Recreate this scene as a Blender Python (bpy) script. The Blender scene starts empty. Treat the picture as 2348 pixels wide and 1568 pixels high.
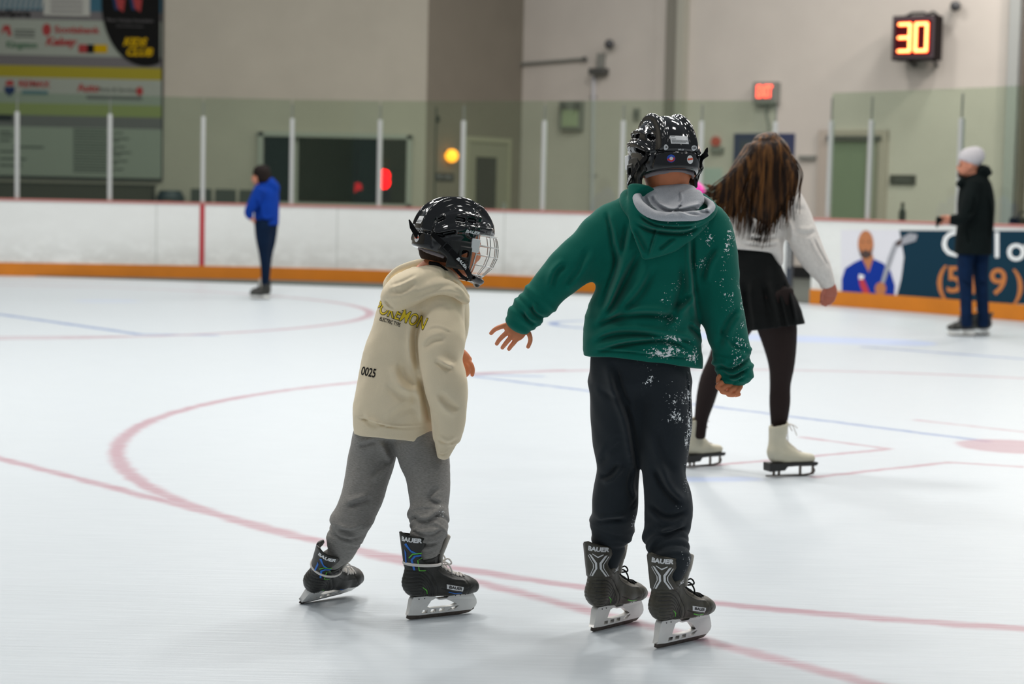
import bpy, bmesh, math, random
import numpy as np
from mathutils import Vector, Matrix
from mathutils.bvhtree import BVHTree
from math import radians as R

# ---------------------------------------------------------------- camera
FPX, CAMH, HZ, ROLL = 4350.0, 1.33, 443.0, R(1.26)
PIT = math.atan((784 - HZ) / FPX)
FW = np.array([0, math.cos(PIT), -math.sin(PIT)])
R0 = np.array([1.0, 0, 0]); U0 = np.array([0, math.sin(PIT), math.cos(PIT)])
RT = math.cos(ROLL) * R0 + math.sin(ROLL) * U0
UP = -math.sin(ROLL) * R0 + math.cos(ROLL) * U0
CAM = np.array([0, 0, CAMH])
scene = bpy.context.scene
col = scene.collection
cd = bpy.data.cameras.new('camera'); cam = bpy.data.objects.new('camera', cd); col.objects.link(cam)
cd.lens = FPX / 2348 * 36; cd.sensor_width = 36; cd.clip_end = 200
m = Matrix.Identity(4)
for i in range(3):
    m[i][0] = RT[i]; m[i][1] = UP[i]; m[i][2] = -FW[i]; m[i][3] = CAM[i]
cam.matrix_world = m
scene.camera = cam
cd.dof.use_dof = True; cd.dof.focus_distance = 5.85; cd.dof.aperture_fstop = 66.7 / 21.0; cd.dof.aperture_blades = 0
# ---------------------------------------------------------------- world, lights, exposure
scene.view_settings.view_transform = 'Standard'; scene.view_settings.look = 'None'
scene.view_settings.gamma = 1; scene.view_settings.use_curve_mapping = False
scene.view_settings.exposure = 0.26
w = bpy.data.worlds.new('hall_air'); scene.world = w; w.use_nodes = True
w.node_tree.nodes['Background'].inputs[0].default_value = (0.84, 0.93, 1.0, 1)
w.node_tree.nodes['Background'].inputs[1].default_value = 0.17

def lamp(x, y, z, p, sx=0.9, sy=0.9, c=(1, .97, .92)):
    l = bpy.data.lights.new('ceiling_or_rim_lamp', 'AREA'); l.shape = 'RECTANGLE'; l.size = sx; l.size_y = sy; l.energy = p; l.color = c
    o = bpy.data.objects.new('ceiling_or_rim_lamp', l); col.objects.link(o); o.location = (x, y, z)
    return o
LAMP = 125
for yy in (1.0, 5.5, 10.0, 14.5, 19.0, 23.5, 27.5):
    for xx in (-7.5, -2.6, 2.4, 7.2):
        k = 1.0
        if yy < 2: k = .12
        if 4 < yy < 6: k = .58
        if xx < -6: k *= .75
        if 9 < yy < 15 and -3 < xx < 0: k = 1.9
        if 4 < yy < 20 and xx > 0: k = .62
        if yy > 22: k *= .8
        if yy > 27: k *= .9 if xx < 0 else 1.5
        lamp(xx, yy, 8.0, LAMP * k)
lamp(3.2, 9.5, 7.4, 130, .5, .5)          # extra lamp added to rim-light the children from behind, upper right
lamp(9, 26, 7.5, 260, .8, .8, (1, .9, .82))

# ---------------------------------------------------------------- helpers
def ray(px, py):
    return FW + (px - 1174) / FPX * RT - (py - 784) / FPX * UP
def W(px, py, Y):
    d = ray(px, py); return CAM + d * (Y / d[1])
def G(px, py, z=0.0):
    d = ray(px, py); return CAM + d * ((z - CAMH) / d[2])
def V(a): return Vector((float(a[0]), float(a[1]), float(a[2])))

_m = {}
def nodes(name):
    mt = bpy.data.materials.new(name); mt.use_nodes = True
    return mt, mt.node_tree.nodes, mt.node_tree.links, mt.node_tree.nodes['Principled BSDF']
def mat(name, c, rough=.6, metal=0., spec=.5, coat=0., noise=0., nscale=30., bump=0., bscale=200., emit=None, es=1., trans=0., sheen=0., stretch=None):
    if name in _m: return _m[name]
    mt, N, L, B = nodes(name)
    B.inputs['Base Color'].default_value = (*c, 1); B.inputs['Roughness'].default_value = rough
    B.inputs['Metallic'].default_value = metal; B.inputs['Specular IOR Level'].default_value = .12 if (rough >= .7 and spec == .5) else spec
    B.inputs['Coat Weight'].default_value = coat; B.inputs['Coat Roughness'].default_value = .06
    B.inputs['Sheen Weight'].default_value = sheen
    B.inputs['Transmission Weight'].default_value = trans
    tc = N.new('ShaderNodeTexCoord')
    src = tc.outputs['Object']
    if stretch:
        mp = N.new('ShaderNodeMapping'); mp.inputs['Scale'].default_value = stretch; L.new(src, mp.inputs[0]); src = mp.outputs[0]
    if noise > 0:
        n = N.new('ShaderNodeTexNoise'); n.inputs['Scale'].default_value = nscale; n.inputs['Detail'].default_value = 4; L.new(src, n.inputs[0])
        mr = N.new('ShaderNodeMapRange'); mr.inputs[1].default_value = .25; mr.inputs[2].default_value = .75; mr.inputs[3].default_value = 1 - noise; mr.inputs[4].default_value = 1 + noise
        L.new(n.outputs[0], mr.inputs[0])
        mx = N.new('ShaderNodeVectorMath'); mx.operation = 'SCALE'; mx.inputs[0].default_value = c; L.new(mr.outputs[0], mx.inputs['Scale'])
        L.new(mx.outputs[0], B.inputs['Base Color'])
    if bump > 0:
        n = N.new('ShaderNodeTexNoise'); n.inputs['Scale'].default_value = bscale; n.inputs['Detail'].default_value = 3; L.new(src, n.inputs[0])
        b = N.new('ShaderNodeBump'); b.inputs['Strength'].default_value = bump; b.inputs['Distance'].default_value = .002; L.new(n.outputs[0], b.inputs['Height']); L.new(b.outputs[0], B.inputs['Normal'])
    if emit:
        B.inputs['Emission Color'].default_value = (*emit, 1); B.inputs['Emission Strength'].default_value = es
    _m[name] = mt
    return mt

def props(o, label=None, cat=None, group=None, kind=None):
    if label: o['label'] = label
    if cat: o['category'] = cat
    if group: o['group'] = group
    if kind: o['kind'] = kind
    return o
def empty(name, loc=(0, 0, 0), rot=(0, 0, 0), parent=None):
    o = bpy.data.objects.new(name, None); col.objects.link(o); o.empty_display_size = .1
    o.location = V(loc); o.rotation_euler = rot
    if parent: o.parent = parent
    return o
def link(name, me, mt, parent=None, smooth=False, keep=True):
    """mesh in world coordinates when keep, moved into its parent's space"""
    o = bpy.data.objects.new(name, me); col.objects.link(o)
    if mt is not None and not me.materials: me.materials.append(mt)
    if smooth:
        me.polygons.foreach_set('use_smooth', [True] * len(me.polygons))
    if parent:
        o.parent = parent
        if keep: o.matrix_parent_inverse = wm(parent).inverted()
    return o
def wm(o):
    mm = o.matrix_basis.copy()
    if o.parent: mm = wm(o.parent) @ o.matrix_parent_inverse @ mm
    return mm
def pymesh(name, v, f):
    me = bpy.data.meshes.new(name); me.from_pydata([tuple(map(float, p)) for p in v], [], f); me.update(); return me

class MB:
    def __init__(s): s.v = []; s.f = []
    def add(s, v, f):
        b = len(s.v); s.v += [tuple(map(float, p)) for p in v]; s.f += [tuple(i + b for i in q) for q in f]; return s
    def box(s, c, d, rz=0, X=None):
        """box centre c, full dims d; X optional 3x3 axes"""
        c = np.array(c, float); d = np.array(d, float) / 2
        A = np.array(X, float) if X is not None else np.array([[math.cos(rz), math.sin(rz), 0], [-math.sin(rz), math.cos(rz), 0], [0, 0, 1]])
        v = [c + (i * d[0]) * A[0] + (j * d[1]) * A[1] + (k * d[2]) * A[2] for i in (-1, 1) for j in (-1, 1) for k in (-1, 1)]
        return s.add(v, [(0, 1, 3, 2), (4, 6, 7, 5), (0, 4, 5, 1), (2, 3, 7, 6), (0, 2, 6, 4), (1, 5, 7, 3)])
    def tube(s, pts, r, n=8, closed=False, flat=1.0, up=None):
        P = [np.array(p, float) for p in pts]; m_ = len(P)
        rr = r if hasattr(r, '__len__') else [r] * m_
        vs = []; prev = None
        for i in range(m_):
            a = P[(i - 1) % m_] if (closed or i > 0) else P[i]; b = P[(i + 1) % m_] if (closed or i < m_ - 1) else P[i]
            t = b - a; t = t / (np.linalg.norm(t) + 1e-12)
            if up is not None: u0 = np.array(up, float)
            elif prev is None: u0 = np.array([0, 0, 1.]) if abs(t[2]) < .9 else np.array([1., 0, 0])
            else: u0 = prev
            u = u0 - t * np.dot(u0, t); u /= (np.linalg.norm(u) + 1e-12); prev = u
            q = np.cross(t, u)
            for k in range(n):
                an = 2 * math.pi * k / n
                vs.append(P[i] + rr[i] * (math.cos(an) * u + flat * math.sin(an) * q))
        fs = []
        for i in range(m_ if closed else m_ - 1):
            for k in range(n):
                a = i * n + k; b = i * n + (k + 1) % n; c_ = ((i + 1) % m_) * n
                fs.append((a, b, c_ + (k + 1) % n, c_ + k))
        if not closed: fs += [tuple(range(n))[::-1], tuple((m_ - 1) * n + k for k in range(n))]
        return s.add(vs, fs)
    def prism(s, poly, M, th):
        """2D polygon extruded by th (centred) ; M maps (x,y,z)->world as 4x4 or function"""
        n = len(poly); F = (lambda p: np.array(M @ Vector(p))) if isinstance(M, Matrix) else M
        v = [F((x, y, -th / 2)) for x, y in poly] + [F((x, y, th / 2)) for x, y in poly]
        fs = [tuple(range(n))[::-1], tuple(range(n, 2 * n))] + [(i, (i + 1) % n, n + (i + 1) % n, n + i) for i in range(n)]
        return s.add(v, fs)
    def cyl(s, a, b, r, n=20, r2=None):
        return s.tube([a, b], [r, r if r2 is None else r2], n)
    def ball(s, c, r, n=14):
        r = np.array(r if hasattr(r, '__len__') else [r] * 3); c = np.array(c)
        vs = []; fs = []
        for i in range(n + 1):
            th = math.pi * i / n
            for k in range(2 * n):
                ph = math.pi * k / n
                vs.append(c + r * np.array([math.sin(th) * math.cos(ph), math.sin(th) * math.sin(ph), math.cos(th)]))
        for i in range(n):
            for k in range(2 * n):
                a = i * 2 * n + k; b = i * 2 * n + (k + 1) % (2 * n)
                fs.append((a, b, b + 2 * n, a + 2 * n))
        return s.add(vs, fs)
    def build(s, name, mt, parent=None, smooth=False, bevel=0, keep=True):
        me = pymesh(name, s.v, s.f)
        bm = bmesh.new(); bm.from_mesh(me)
        bmesh.ops.recalc_face_normals(bm, faces=bm.faces)
        bm.to_mesh(me); bm.free()
        o = link(name, me, mt, parent, smooth, keep)
        if bevel:
            b = o.modifiers.new('bevel', 'BEVEL'); b.width = bevel; b.segments = 2; b.limit_method = 'ANGLE'
        return o

# polygons with holes, text: through curve objects, turned into plain meshes
def curve_mesh(loops, th=0.0):
    cu = bpy.data.curves.new('shape', 'CURVE'); cu.dimensions = '2D'; cu.fill_mode = 'BOTH'; cu.extrude = th / 2
    for lp in loops:
        sp = cu.splines.new('POLY'); sp.points.add(len(lp) - 1)
        for i, (x, y) in enumerate(lp): sp.points[i].co = (x, y, 0, 1)
        sp.use_cyclic_u = True
    o = bpy.data.objects.new('shape', cu)
    me = bpy.data.meshes.new_from_object(o); bpy.data.objects.remove(o); return me
def text_mesh(s, size=1., th=0., bold=0., shear=0., width=1., align='CENTER'):
    cu = bpy.data.curves.new('shape', 'FONT'); cu.body = s; cu.size = size; cu.align_x = align; cu.align_y = 'CENTER'
    cu.extrude = th / 2; cu.offset = bold; cu.shear = shear; cu.resolution_u = 3
    o = bpy.data.objects.new('shape', cu)
    me = bpy.data.meshes.new_from_object(o); bpy.data.objects.remove(o)
    for v in me.vertices: v.co.x *= width
    return me
def mv(me, F):
    for v in me.vertices:
        p = F(v.co); v.co = V(p)
    me.update(); return me
def subdiv(me, maxlen):
    bm = bmesh.new(); bm.from_mesh(me)
    bmesh.ops.triangulate(bm, faces=bm.faces)
    for _ in range(6):
        ed = [e for e in bm.edges if e.calc_length() > maxlen]
        if not ed: break
        bmesh.ops.subdivide_edges(bm, edges=ed, cuts=1)
        bmesh.ops.triangulate(bm, faces=[f for f in bm.faces if len(f.verts) > 3])
    bm.to_mesh(me); bm.free(); return me

def cat(P, n=6):
    """Catmull-Rom through rows of P (any width)"""
    P = np.array(P, float)
    if len(P) < 3: return P
    Q = np.vstack([2 * P[0] - P[1], P, 2 * P[-1] - P[-2]]); out = []
    for i in range(len(P) - 1):
        a, b, c, d = Q[i:i + 4]
        for k in range(n):
            t = k / n
            out.append(.5 * ((2 * b) + (c - a) * t + (2 * a - 5 * b + 4 * c - d) * t * t + (3 * b - a - 3 * c + d) * t ** 3))
    out.append(P[-1]); return np.array(out)

# ---------------------------------------------------------------- signed distance modelling
class Field:
    def __init__(s, lo, hi, h):
        s.lo = np.array(lo, float); s.h = h
        s.n = np.ceil((np.array(hi, float) - s.lo) / h).astype(int) + 1
        s.ax = [(s.lo[i] + h * np.arange(s.n[i])).astype(np.float32) for i in range(3)]
        s.d = np.full(s.n, .05, np.float32)
    def sub(s, lo, hi):
        a = np.clip(np.floor((np.array(lo) - s.lo) / s.h).astype(int), 0, s.n); b = np.clip(np.ceil((np.array(hi) - s.lo) / s.h).astype(int) + 1, 0, s.n)
        sl = tuple(slice(a[i], b[i]) for i in range(3))
        if min(b - a) <= 0: return None, None
        X = s.ax[0][sl[0]][:, None, None]; Y = s.ax[1][sl[1]][None, :, None]; Z = s.ax[2][sl[2]][None, None, :]
        return sl, (X, Y, Z)
    @staticmethod
    def seg(P, a, b, ra, rb, S, rE=None):
        X, Y, Z = P; ab = b - a; L2 = max(float(ab @ ab), 1e-10); T = ab / math.sqrt(L2)
        S = S - T * float(S @ T); S = S / (np.linalg.norm(S) + 1e-9); D = np.cross(T, S)
        vx, vy, vz = X - a[0], Y - a[1], Z - a[2]
        al = vx * T[0] + vy * T[1] + vz * T[2]
        t = np.clip(al / math.sqrt(L2), 0, 1)
        us = vx * S[0] + vy * S[1] + vz * S[2]; ud = vx * D[0] + vy * D[1] + vz * D[2]
        ut = al - t * math.sqrt(L2)
        r1 = ra[0] + (rb[0] - ra[0]) * t; r2 = ra[1] + (rb[1] - ra[1]) * t; r3 = np.minimum(r1, r2) * (rE or 1.0)
        p1, p2, p3 = us / r1, ud / r2, ut / r3
        k1 = np.sqrt(p1 * p1 + p2 * p2 + p3 * p3); k2 = np.sqrt((p1 / r1) ** 2 + (p2 / r2) ** 2 + (p3 / r3) ** 2) + 1e-9
        return k1 * (k1 - 1) / k2
    def put(s, sl, d, k, op='u'):
        o = s.d[sl]
        if op == 'u':
            if k > 0:
                hh = np.maximum(k - np.abs(o - d), 0) / k; s.d[sl] = np.minimum(o, d) - hh * hh * k * .25
            else: s.d[sl] = np.minimum(o, d)
        else:
            if k > 0:
                hh = np.maximum(k - np.abs(o + d), 0) / k; s.d[sl] = np.maximum(o, -d) + hh * hh * k * .25
            else: s.d[sl] = np.maximum(o, -d)
    def chain(s, pts, k=.02, S=(1, 0, 0), sm=3, op='u', flat=None):
        """pts rows (x,y,z,rs,rd); the chain is first made on its own, then blended in"""
        P = cat(pts, sm) if (sm > 1 and len(pts) > 2) else np.array(pts, float)
        mg = .05
        R_ = P[:, 3:5].max()
        lo = (P[:, :3] - P[:, 3:5].max(1)[:, None]).min(0) - mg; hi = (P[:, :3] + P[:, 3:5].max(1)[:, None]).max(0) + mg
        sl, q = s.sub(lo, hi)
        if sl is None: return
        tmp = np.full(s.d[sl].shape, .05, np.float32)
        base = np.array([x.start for x in sl])
        Sv = np.array(S, float)
        for i in range(len(P) - 1):
            a, b = P[i], P[i + 1]; r = max(a[3:5].max(), b[3:5].max()) + mg
            l2 = np.minimum(a[:3], b[:3]) - r; h2 = np.maximum(a[:3], b[:3]) + r
            s2, q2 = s.sub(l2, h2)
            if s2 is None: continue
            s3 = tuple(slice(max(x.start - y, 0), x.stop - y) for x, y in zip(s2, base))
            d = s.seg(q2, a[:3], b[:3], a[3:5], b[3:5], Sv)
            w_ = tmp[s3]
            if w_.shape != d.shape: d = d[:w_.shape[0], :w_.shape[1], :w_.shape[2]]
            kk = min(.004, .1 * r)
            tmp[s3] = np.minimum(w_, d)
        s.put(sl, tmp, k, op)
    def ell(s, c, r, k=.01, op='u', A=None):
        c = np.array(c, float); r = np.array(r, float); mg = .04
        sl, q = s.sub(c - r.max() - mg, c + r.max() + mg)
        if sl is None: return
        A = np.eye(3) if A is None else np.array(A)
        v = [sum((q[j] - c[j]) * A[i][j] for j in range(3)) / r[i] for i in range(3)]
        k1 = np.sqrt(sum(x * x for x in v)); k2 = np.sqrt(sum((v[i] / r[i]) ** 2 for i in range(3))) + 1e-9
        s.put(sl, (k1 * (k1 - 1) / k2).astype(np.float32), k, op)
    def boxs(s, c, r, A=None, rd=.004, k=.004, op='u'):
        c = np.array(c, float); r = np.array(r, float); R_ = np.linalg.norm(r) + .03
        sl, q = s.sub(c - R_, c + R_)
        if sl is None: return
        A = np.eye(3) if A is None else np.array(A)
        v = [np.abs(sum((q[j] - c[j]) * A[i][j] for j in range(3))) - (r[i] - rd) for i in range(3)]
        d = np.sqrt(sum(np.maximum(x, 0) ** 2 for x in v)) + np.minimum(np.maximum(np.maximum(v[0], v[1]), v[2]), 0) - rd
        s.put(sl, d.astype(np.float32), k, op)
    def cut(s, p, n, k=0.0):
        """remove the half space on the side n points to"""
        n = np.array(n, float) / np.linalg.norm(n)
        d = (s.ax[0][:, None, None] - p[0]) * n[0] + (s.ax[1][None, :, None] - p[1]) * n[1] + (s.ax[2][None, None, :] - p[2]) * n[2]
        if k > 0:
            hh = np.maximum(k - np.abs(s.d - d), 0) / k; s.d = np.maximum(s.d, d) + hh * hh * k * .25
        else: s.d = np.maximum(s.d, d)
        s.d = s.d.astype(np.float32)
    def groove(s, line, amp, wd, side=None):
        """carve (amp>0) or raise (amp<0) along a 3D polyline"""
        P = cat(line, 4) if len(line) > 2 else np.array(line, float)
        mg = 3 * wd
        sl, q = s.sub(P.min(0) - mg, P.max(0) + mg)
        if sl is None: return
        best = np.full(s.d[sl].shape, 1e3, np.float32); tt = np.zeros_like(best)
        for i in range(len(P) - 1):
            a, b = P[i], P[i + 1]; ab = b - a; L2 = float(ab @ ab) + 1e-12
            v = [q[j] - a[j] for j in range(3)]
            t = np.clip(sum(v[j] * ab[j] for j in range(3)) / L2, 0, 1)
            d2 = sum((v[j] - t * ab[j]) ** 2 for j in range(3))
            m_ = d2 < best; best = np.where(m_, d2, best); tt = np.where(m_, (i + t) / (len(P) - 1), tt)
        tp = np.clip(np.minimum(tt, 1 - tt) * 5, 0, 1); tp = tp * tp * (3 - 2 * tp)
        s.d[sl] += (amp * np.exp(-best / wd ** 2) * (.25 + .75 * tp)).astype(np.float32)
    def warp(s, fn, lo=None, hi=None):
        sl, q = s.sub(s.lo if lo is None else lo, s.lo + s.n * s.h if hi is None else hi)
        if sl is None: return
        near = np.abs(s.d[sl]) < .045
        X, Y, Z = np.broadcast_arrays(*q)
        v = np.zeros(near.shape, np.float32)
        v[near] = fn(X[near], Y[near], Z[near]); s.d[sl] += v
    def mesh(s, name, smooth_it=0):
        D = s.d; n = D.shape; IN = D < 0
        # cells
        acc = np.zeros((n[0] - 1, n[1] - 1, n[2] - 1), bool)
        c8 = [IN[i:n[0] - 1 + i, j:n[1] - 1 + j, k:n[2] - 1 + k] for i in (0, 1) for j in (0, 1) for k in (0, 1)]
        anyi = c8[0].copy(); alli = c8[0].copy()
        for c in c8[1:]: anyi |= c; alli &= c
        act = anyi & ~alli; idx = np.argwhere(act)
        if len(idx) == 0: return pymesh(name, [], [])
        num = -np.ones(act.shape, np.int64); num[act] = np.arange(len(idx))
        pos = np.zeros((len(idx), 3)); cnt = np.zeros(len(idx))
        off = [(i, j, k) for i in (0, 1) for j in (0, 1) for k in (0, 1)]
        val = {o: D[idx[:, 0] + o[0], idx[:, 1] + o[1], idx[:, 2] + o[2]] for o in off}
        for o in off:
            for ax_ in range(3):
                if o[ax_]: continue
                p = list(o); p[ax_] = 1; p = tuple(p); a = val[o]; b = val[p]
                x = (a < 0) != (b < 0); t = a[x] / (a[x] - b[x])
                q = np.tile(np.array(o, float), (x.sum(), 1)); q[:, ax_] += t
                pos[x] += q; cnt[x] += 1
        V_ = s.lo + s.h * (idx + pos / cnt[:, None])
        F = []
        for ax_ in range(3):
            sh = [slice(None)] * 3; sh2 = [slice(None)] * 3; sh[ax_] = slice(0, -1); sh2[ax_] = slice(1, None)
            a = IN[tuple(sh)]; b = IN[tuple(sh2)]; ch = a != b
            u, v = (ax_ + 1) % 3, (ax_ + 2) % 3
            e = np.argwhere(ch)
            ok = (e[:, u] > 0) & (e[:, v] > 0) & (e[:, u] < n[u] - 1) & (e[:, v] < n[v] - 1); e = e[ok]
            def cell(du, dv):
                c = e.copy(); c[:, u] -= du; c[:, v] -= dv; return num[c[:, 0], c[:, 1], c[:, 2]]
            q = np.stack([cell(1, 1), cell(0, 1), cell(0, 0), cell(1, 0)], 1)
            fl = a[e[:, 0], e[:, 1], e[:, 2]]
            q[~fl] = q[~fl][:, ::-1]
            F.append(q)
        F = np.vstack(F)
        for _ in range(smooth_it):
            sm = np.zeros_like(V_); c = np.zeros(len(V_))
            for i in range(4):
                j = (i + 1) % 4
                np.add.at(sm, F[:, i], V_[F[:, j]]); np.add.at(c, F[:, i], 1)
                np.add.at(sm, F[:, j], V_[F[:, i]]); np.add.at(c, F[:, j], 1)
            V_ = .5 * V_ + .5 * sm / c[:, None]
        me = bpy.data.meshes.new(name)
        me.vertices.add(len(V_)); me.vertices.foreach_set('co', V_.astype(np.float32).ravel())
        me.loops.add(F.size); me.loops.foreach_set('vertex_index', F.astype(np.int32).ravel())
        me.polygons.add(len(F)); me.polygons.foreach_set('loop_start', np.arange(0, F.size, 4, dtype=np.int32))
        me.update(calc_edges=True); me.validate()
        return me
def join(name, mes):
    v = []; f = []
    for me in mes:
        b = len(v); v += [tuple(x.co) for x in me.vertices]; f += [tuple(i + b for i in p.vertices) for p in me.polygons]
    return pymesh(name, v, f)
def hnoise(X, Y, Z, fr, seed=0):
    r = np.random.RandomState(seed); o = np.zeros(X.shape, np.float32)
    for i in range(6):
        k = r.randn(3); k /= np.linalg.norm(k); k *= fr * r.uniform(.6, 1.4); ph = r.uniform(0, 6.28)
        o += np.sin(X * k[0] + Y * k[1] + Z * k[2] + ph)
    return o / 3
# ================================================================ THE SETTING
# ---- ice
class NB:
    """tiny builder of math nodes"""
    def __init__(s, mt): s.N = mt.node_tree.nodes; s.L = mt.node_tree.links
    def m(s, op, a, b=None, c=None):
        n = s.N.new('ShaderNodeMath'); n.operation = op
        for i, x in enumerate((a, b, c)):
            if x is None: continue
            if isinstance(x, (int, float)): n.inputs[i].default_value = float(x)
            else: s.L.new(x, n.inputs[i])
        return n.outputs[0]
    def edge(s, d, w_, soft):
        """1 where d<w_ , soft border"""
        n = s.N.new('ShaderNodeMapRange'); n.interpolation_type = 'SMOOTHSTEP'
        s.L.new(d, n.inputs[0]); n.inputs[1].default_value = w_ - soft; n.inputs[2].default_value = w_ + soft; n.inputs[3].default_value = 1; n.inputs[4].default_value = 0
        return n.outputs[0]
    def mix(s, f, a, b):
        n = s.N.new('ShaderNodeMix'); n.data_type = 'RGBA'
        for sk, x in ((n.inputs[0], f), (n.inputs[6], a), (n.inputs[7], b)):
            if isinstance(x, (int, float)): sk.default_value = x
            elif isinstance(x, tuple): sk.default_value = (*x, 1)
            else: s.L.new(x, sk)
        return n.outputs[2]
def ice_material():
    mt, N, L, B = nodes('painted_ice'); b = NB(mt)
    tc = N.new('ShaderNodeTexCoord'); sp = N.new('ShaderNodeSeparateXYZ')
    nz = N.new('ShaderNodeTexNoise'); nz.inputs['Scale'].default_value = 9; nz.inputs['Detail'].default_value = 5; L.new(tc.outputs['Object'], nz.inputs[0])
    dv = N.new('ShaderNodeVectorMath'); dv.operation = 'MULTIPLY_ADD'; L.new(nz.outputs['Color'], dv.inputs[0]); dv.inputs[1].default_value = (.06, .06, 0); L.new(tc.outputs['Object'], dv.inputs[2])
    L.new(dv.outputs[0], sp.inputs[0]); x, y = sp.outputs[0], sp.outputs[1]
    def circ(cx, cy): return b.m('SQRT', b.m('ADD', b.m('POWER', b.m('SUBTRACT', x, cx), 2), b.m('POWER', b.m('SUBTRACT', y, cy), 2)))
    def ring(cx, cy, r, w_, soft=.02): return b.edge(b.m('ABSOLUTE', b.m('SUBTRACT', circ(cx, cy), r)), w_, soft)
    def line(p, q, w_, soft=.02):
        p = np.array(p[:2]); q = np.array(q[:2]); d = q - p; Ln = float(np.hypot(*d)); d = d / Ln
        al = b.m('ADD', b.m('MULTIPLY', b.m('SUBTRACT', x, float(p[0])), float(d[0])), b.m('MULTIPLY', b.m('SUBTRACT', y, float(p[1])), float(d[1])))
        t = b.m('MINIMUM', b.m('MAXIMUM', al, 0), Ln)
        ex = b.m('SUBTRACT', b.m('SUBTRACT', x, float(p[0])), b.m('MULTIPLY', t, float(d[0])))
        ey = b.m('SUBTRACT', b.m('SUBTRACT', y, float(p[1])), b.m('MULTIPLY', t, float(d[1])))
        return b.edge(b.m('SQRT', b.m('ADD', b.m('MULTIPLY', ex, ex), b.m('MULTIPLY', ey, ey))), w_, soft)
    def un(*a):
        o = a[0]
        for k in a[1:]: o = b.m('MAXIMUM', o, k)
        return o
    A0 = G(-300, 985); B4 = G(2060, 1572); A1 = G(0, 1045)
    dirn = B4 - A1
    red = un(ring(2.46, 10.32, 4.48, .040, .028), b.m('MULTIPLY', b.edge(circ(*G(2330, 1022)[:2]), .30, .03), .9),
             line(A1 - dirn * .3, B4 + dirn * .3, .036, .03),
             ring(-5.9, 20.2, 4.4, .05),
             line(G(1640, 1066), G(2050, 1028), .025), line(G(1850, 1001), G(2050, 1028), .025),
             line(G(1880, 1092), G(2190, 1058), .025), line(G(2190, 1058), G(2345, 1068), .025), line(G(2110, 962), G(2420, 996), .025),
             line(G(0, 772), G(300, 771), .05), line(G(1100, 855), G(1300, 848), .04))
    blue = un(line(G(1095, 862), G(2270, 1010), .03), line(G(-50, 712), G(330, 766), .05), line(G(330, 766), G(500, 768), .05),
              ring(*G(1420, 745)[:2], .66, .05), line(G(1990, 795), G(2348, 822), .05), line(G(1250, 862), G(1100, 858), .03))
    pale = un(line(G(1600, 768), G(2050, 784), .42, .05), line(G(1560, 1098), G(1720, 1096), .07, .05), b.m('MULTIPLY', line(G(215, 690), G(290, 690), .18, .1), .6))  # one blue streak here paints the shade under the long-haired skater
    # skate scratches and worn patches
    mp = N.new('ShaderNodeMapping'); mp.inputs['Rotation'].default_value = (0, 0, .5); mp.inputs['Scale'].default_value = (1.2, 14, 1); L.new(tc.outputs['Object'], mp.inputs[0])
    n1 = N.new('ShaderNodeTexNoise'); n1.inputs['Scale'].default_value = 3; n1.inputs['Detail'].default_value = 8; n1.inputs['Roughness'].default_value = .7; L.new(mp.outputs[0], n1.inputs[0])
    mp2 = N.new('ShaderNodeMapping'); mp2.inputs['Rotation'].default_value = (0, 0, -.35); mp2.inputs['Scale'].default_value = (.8, 22, 1); L.new(tc.outputs['Object'], mp2.inputs[0])
    n2 = N.new('ShaderNodeTexNoise'); n2.inputs['Scale'].default_value = 2.2; n2.inputs['Detail'].default_value = 8; L.new(mp2.outputs[0], n2.inputs[0])
    n3 = N.new('ShaderNodeTexNoise'); n3.inputs['Scale'].default_value = .7; n3.inputs['Detail'].default_value = 3; L.new(tc.outputs['Object'], n3.inputs[0])
    base = b.mix(n1.outputs[0], (.45, .50, .545), (.645, .695, .74))
    base = b.mix(b.m('MULTIPLY', n3.outputs[0], .5), base, (.53, .575, .61))
    worn = b.m('ADD', b.m('MULTIPLY', n2.outputs[0], .9), .12)
    c = b.mix(b.m('MULTIPLY', pale, .5), base, (.40, .52, .88))
    c = b.mix(b.m('MULTIPLY', blue, b.m('MULTIPLY', worn, 1.5)), c, (.16, .24, .46))
    c = b.mix(b.m('MULTIPLY', red, b.m('MULTIPLY', worn, 1.25)), c, (.40, .20, .25))
    L.new(c, B.inputs['Base Color'])
    B.inputs['Roughness'].default_value = .38; B.inputs['Specular IOR Level'].default_value = .35
    bp = N.new('ShaderNodeBump'); bp.inputs['Strength'].default_value = .35; bp.inputs['Distance'].default_value = .004
    L.new(b.m('ADD', n1.outputs[0], n2.outputs[0]), bp.inputs['Height']); L.new(bp.outputs[0], B.inputs['Normal'])
    return mt
fl = MB(); fl.add([(-16, -3, 0), (16, -3, 0), (16, 42, 0), (-16, 42, 0)], [(0, 1, 2, 3)])
props(fl.build('floor', ice_material()), kind='structure')

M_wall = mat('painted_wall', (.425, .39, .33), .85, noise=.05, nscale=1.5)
M_wall_shade = mat('shade_toned_wall', (.215, .19, .155), .85, noise=.05, nscale=1.5)  # darker tone puts the shade of the recessed face into the wall colour
M_wallr = mat('pale_wall', (.57, .52, .475), .85, noise=.04, nscale=1.5)
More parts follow.
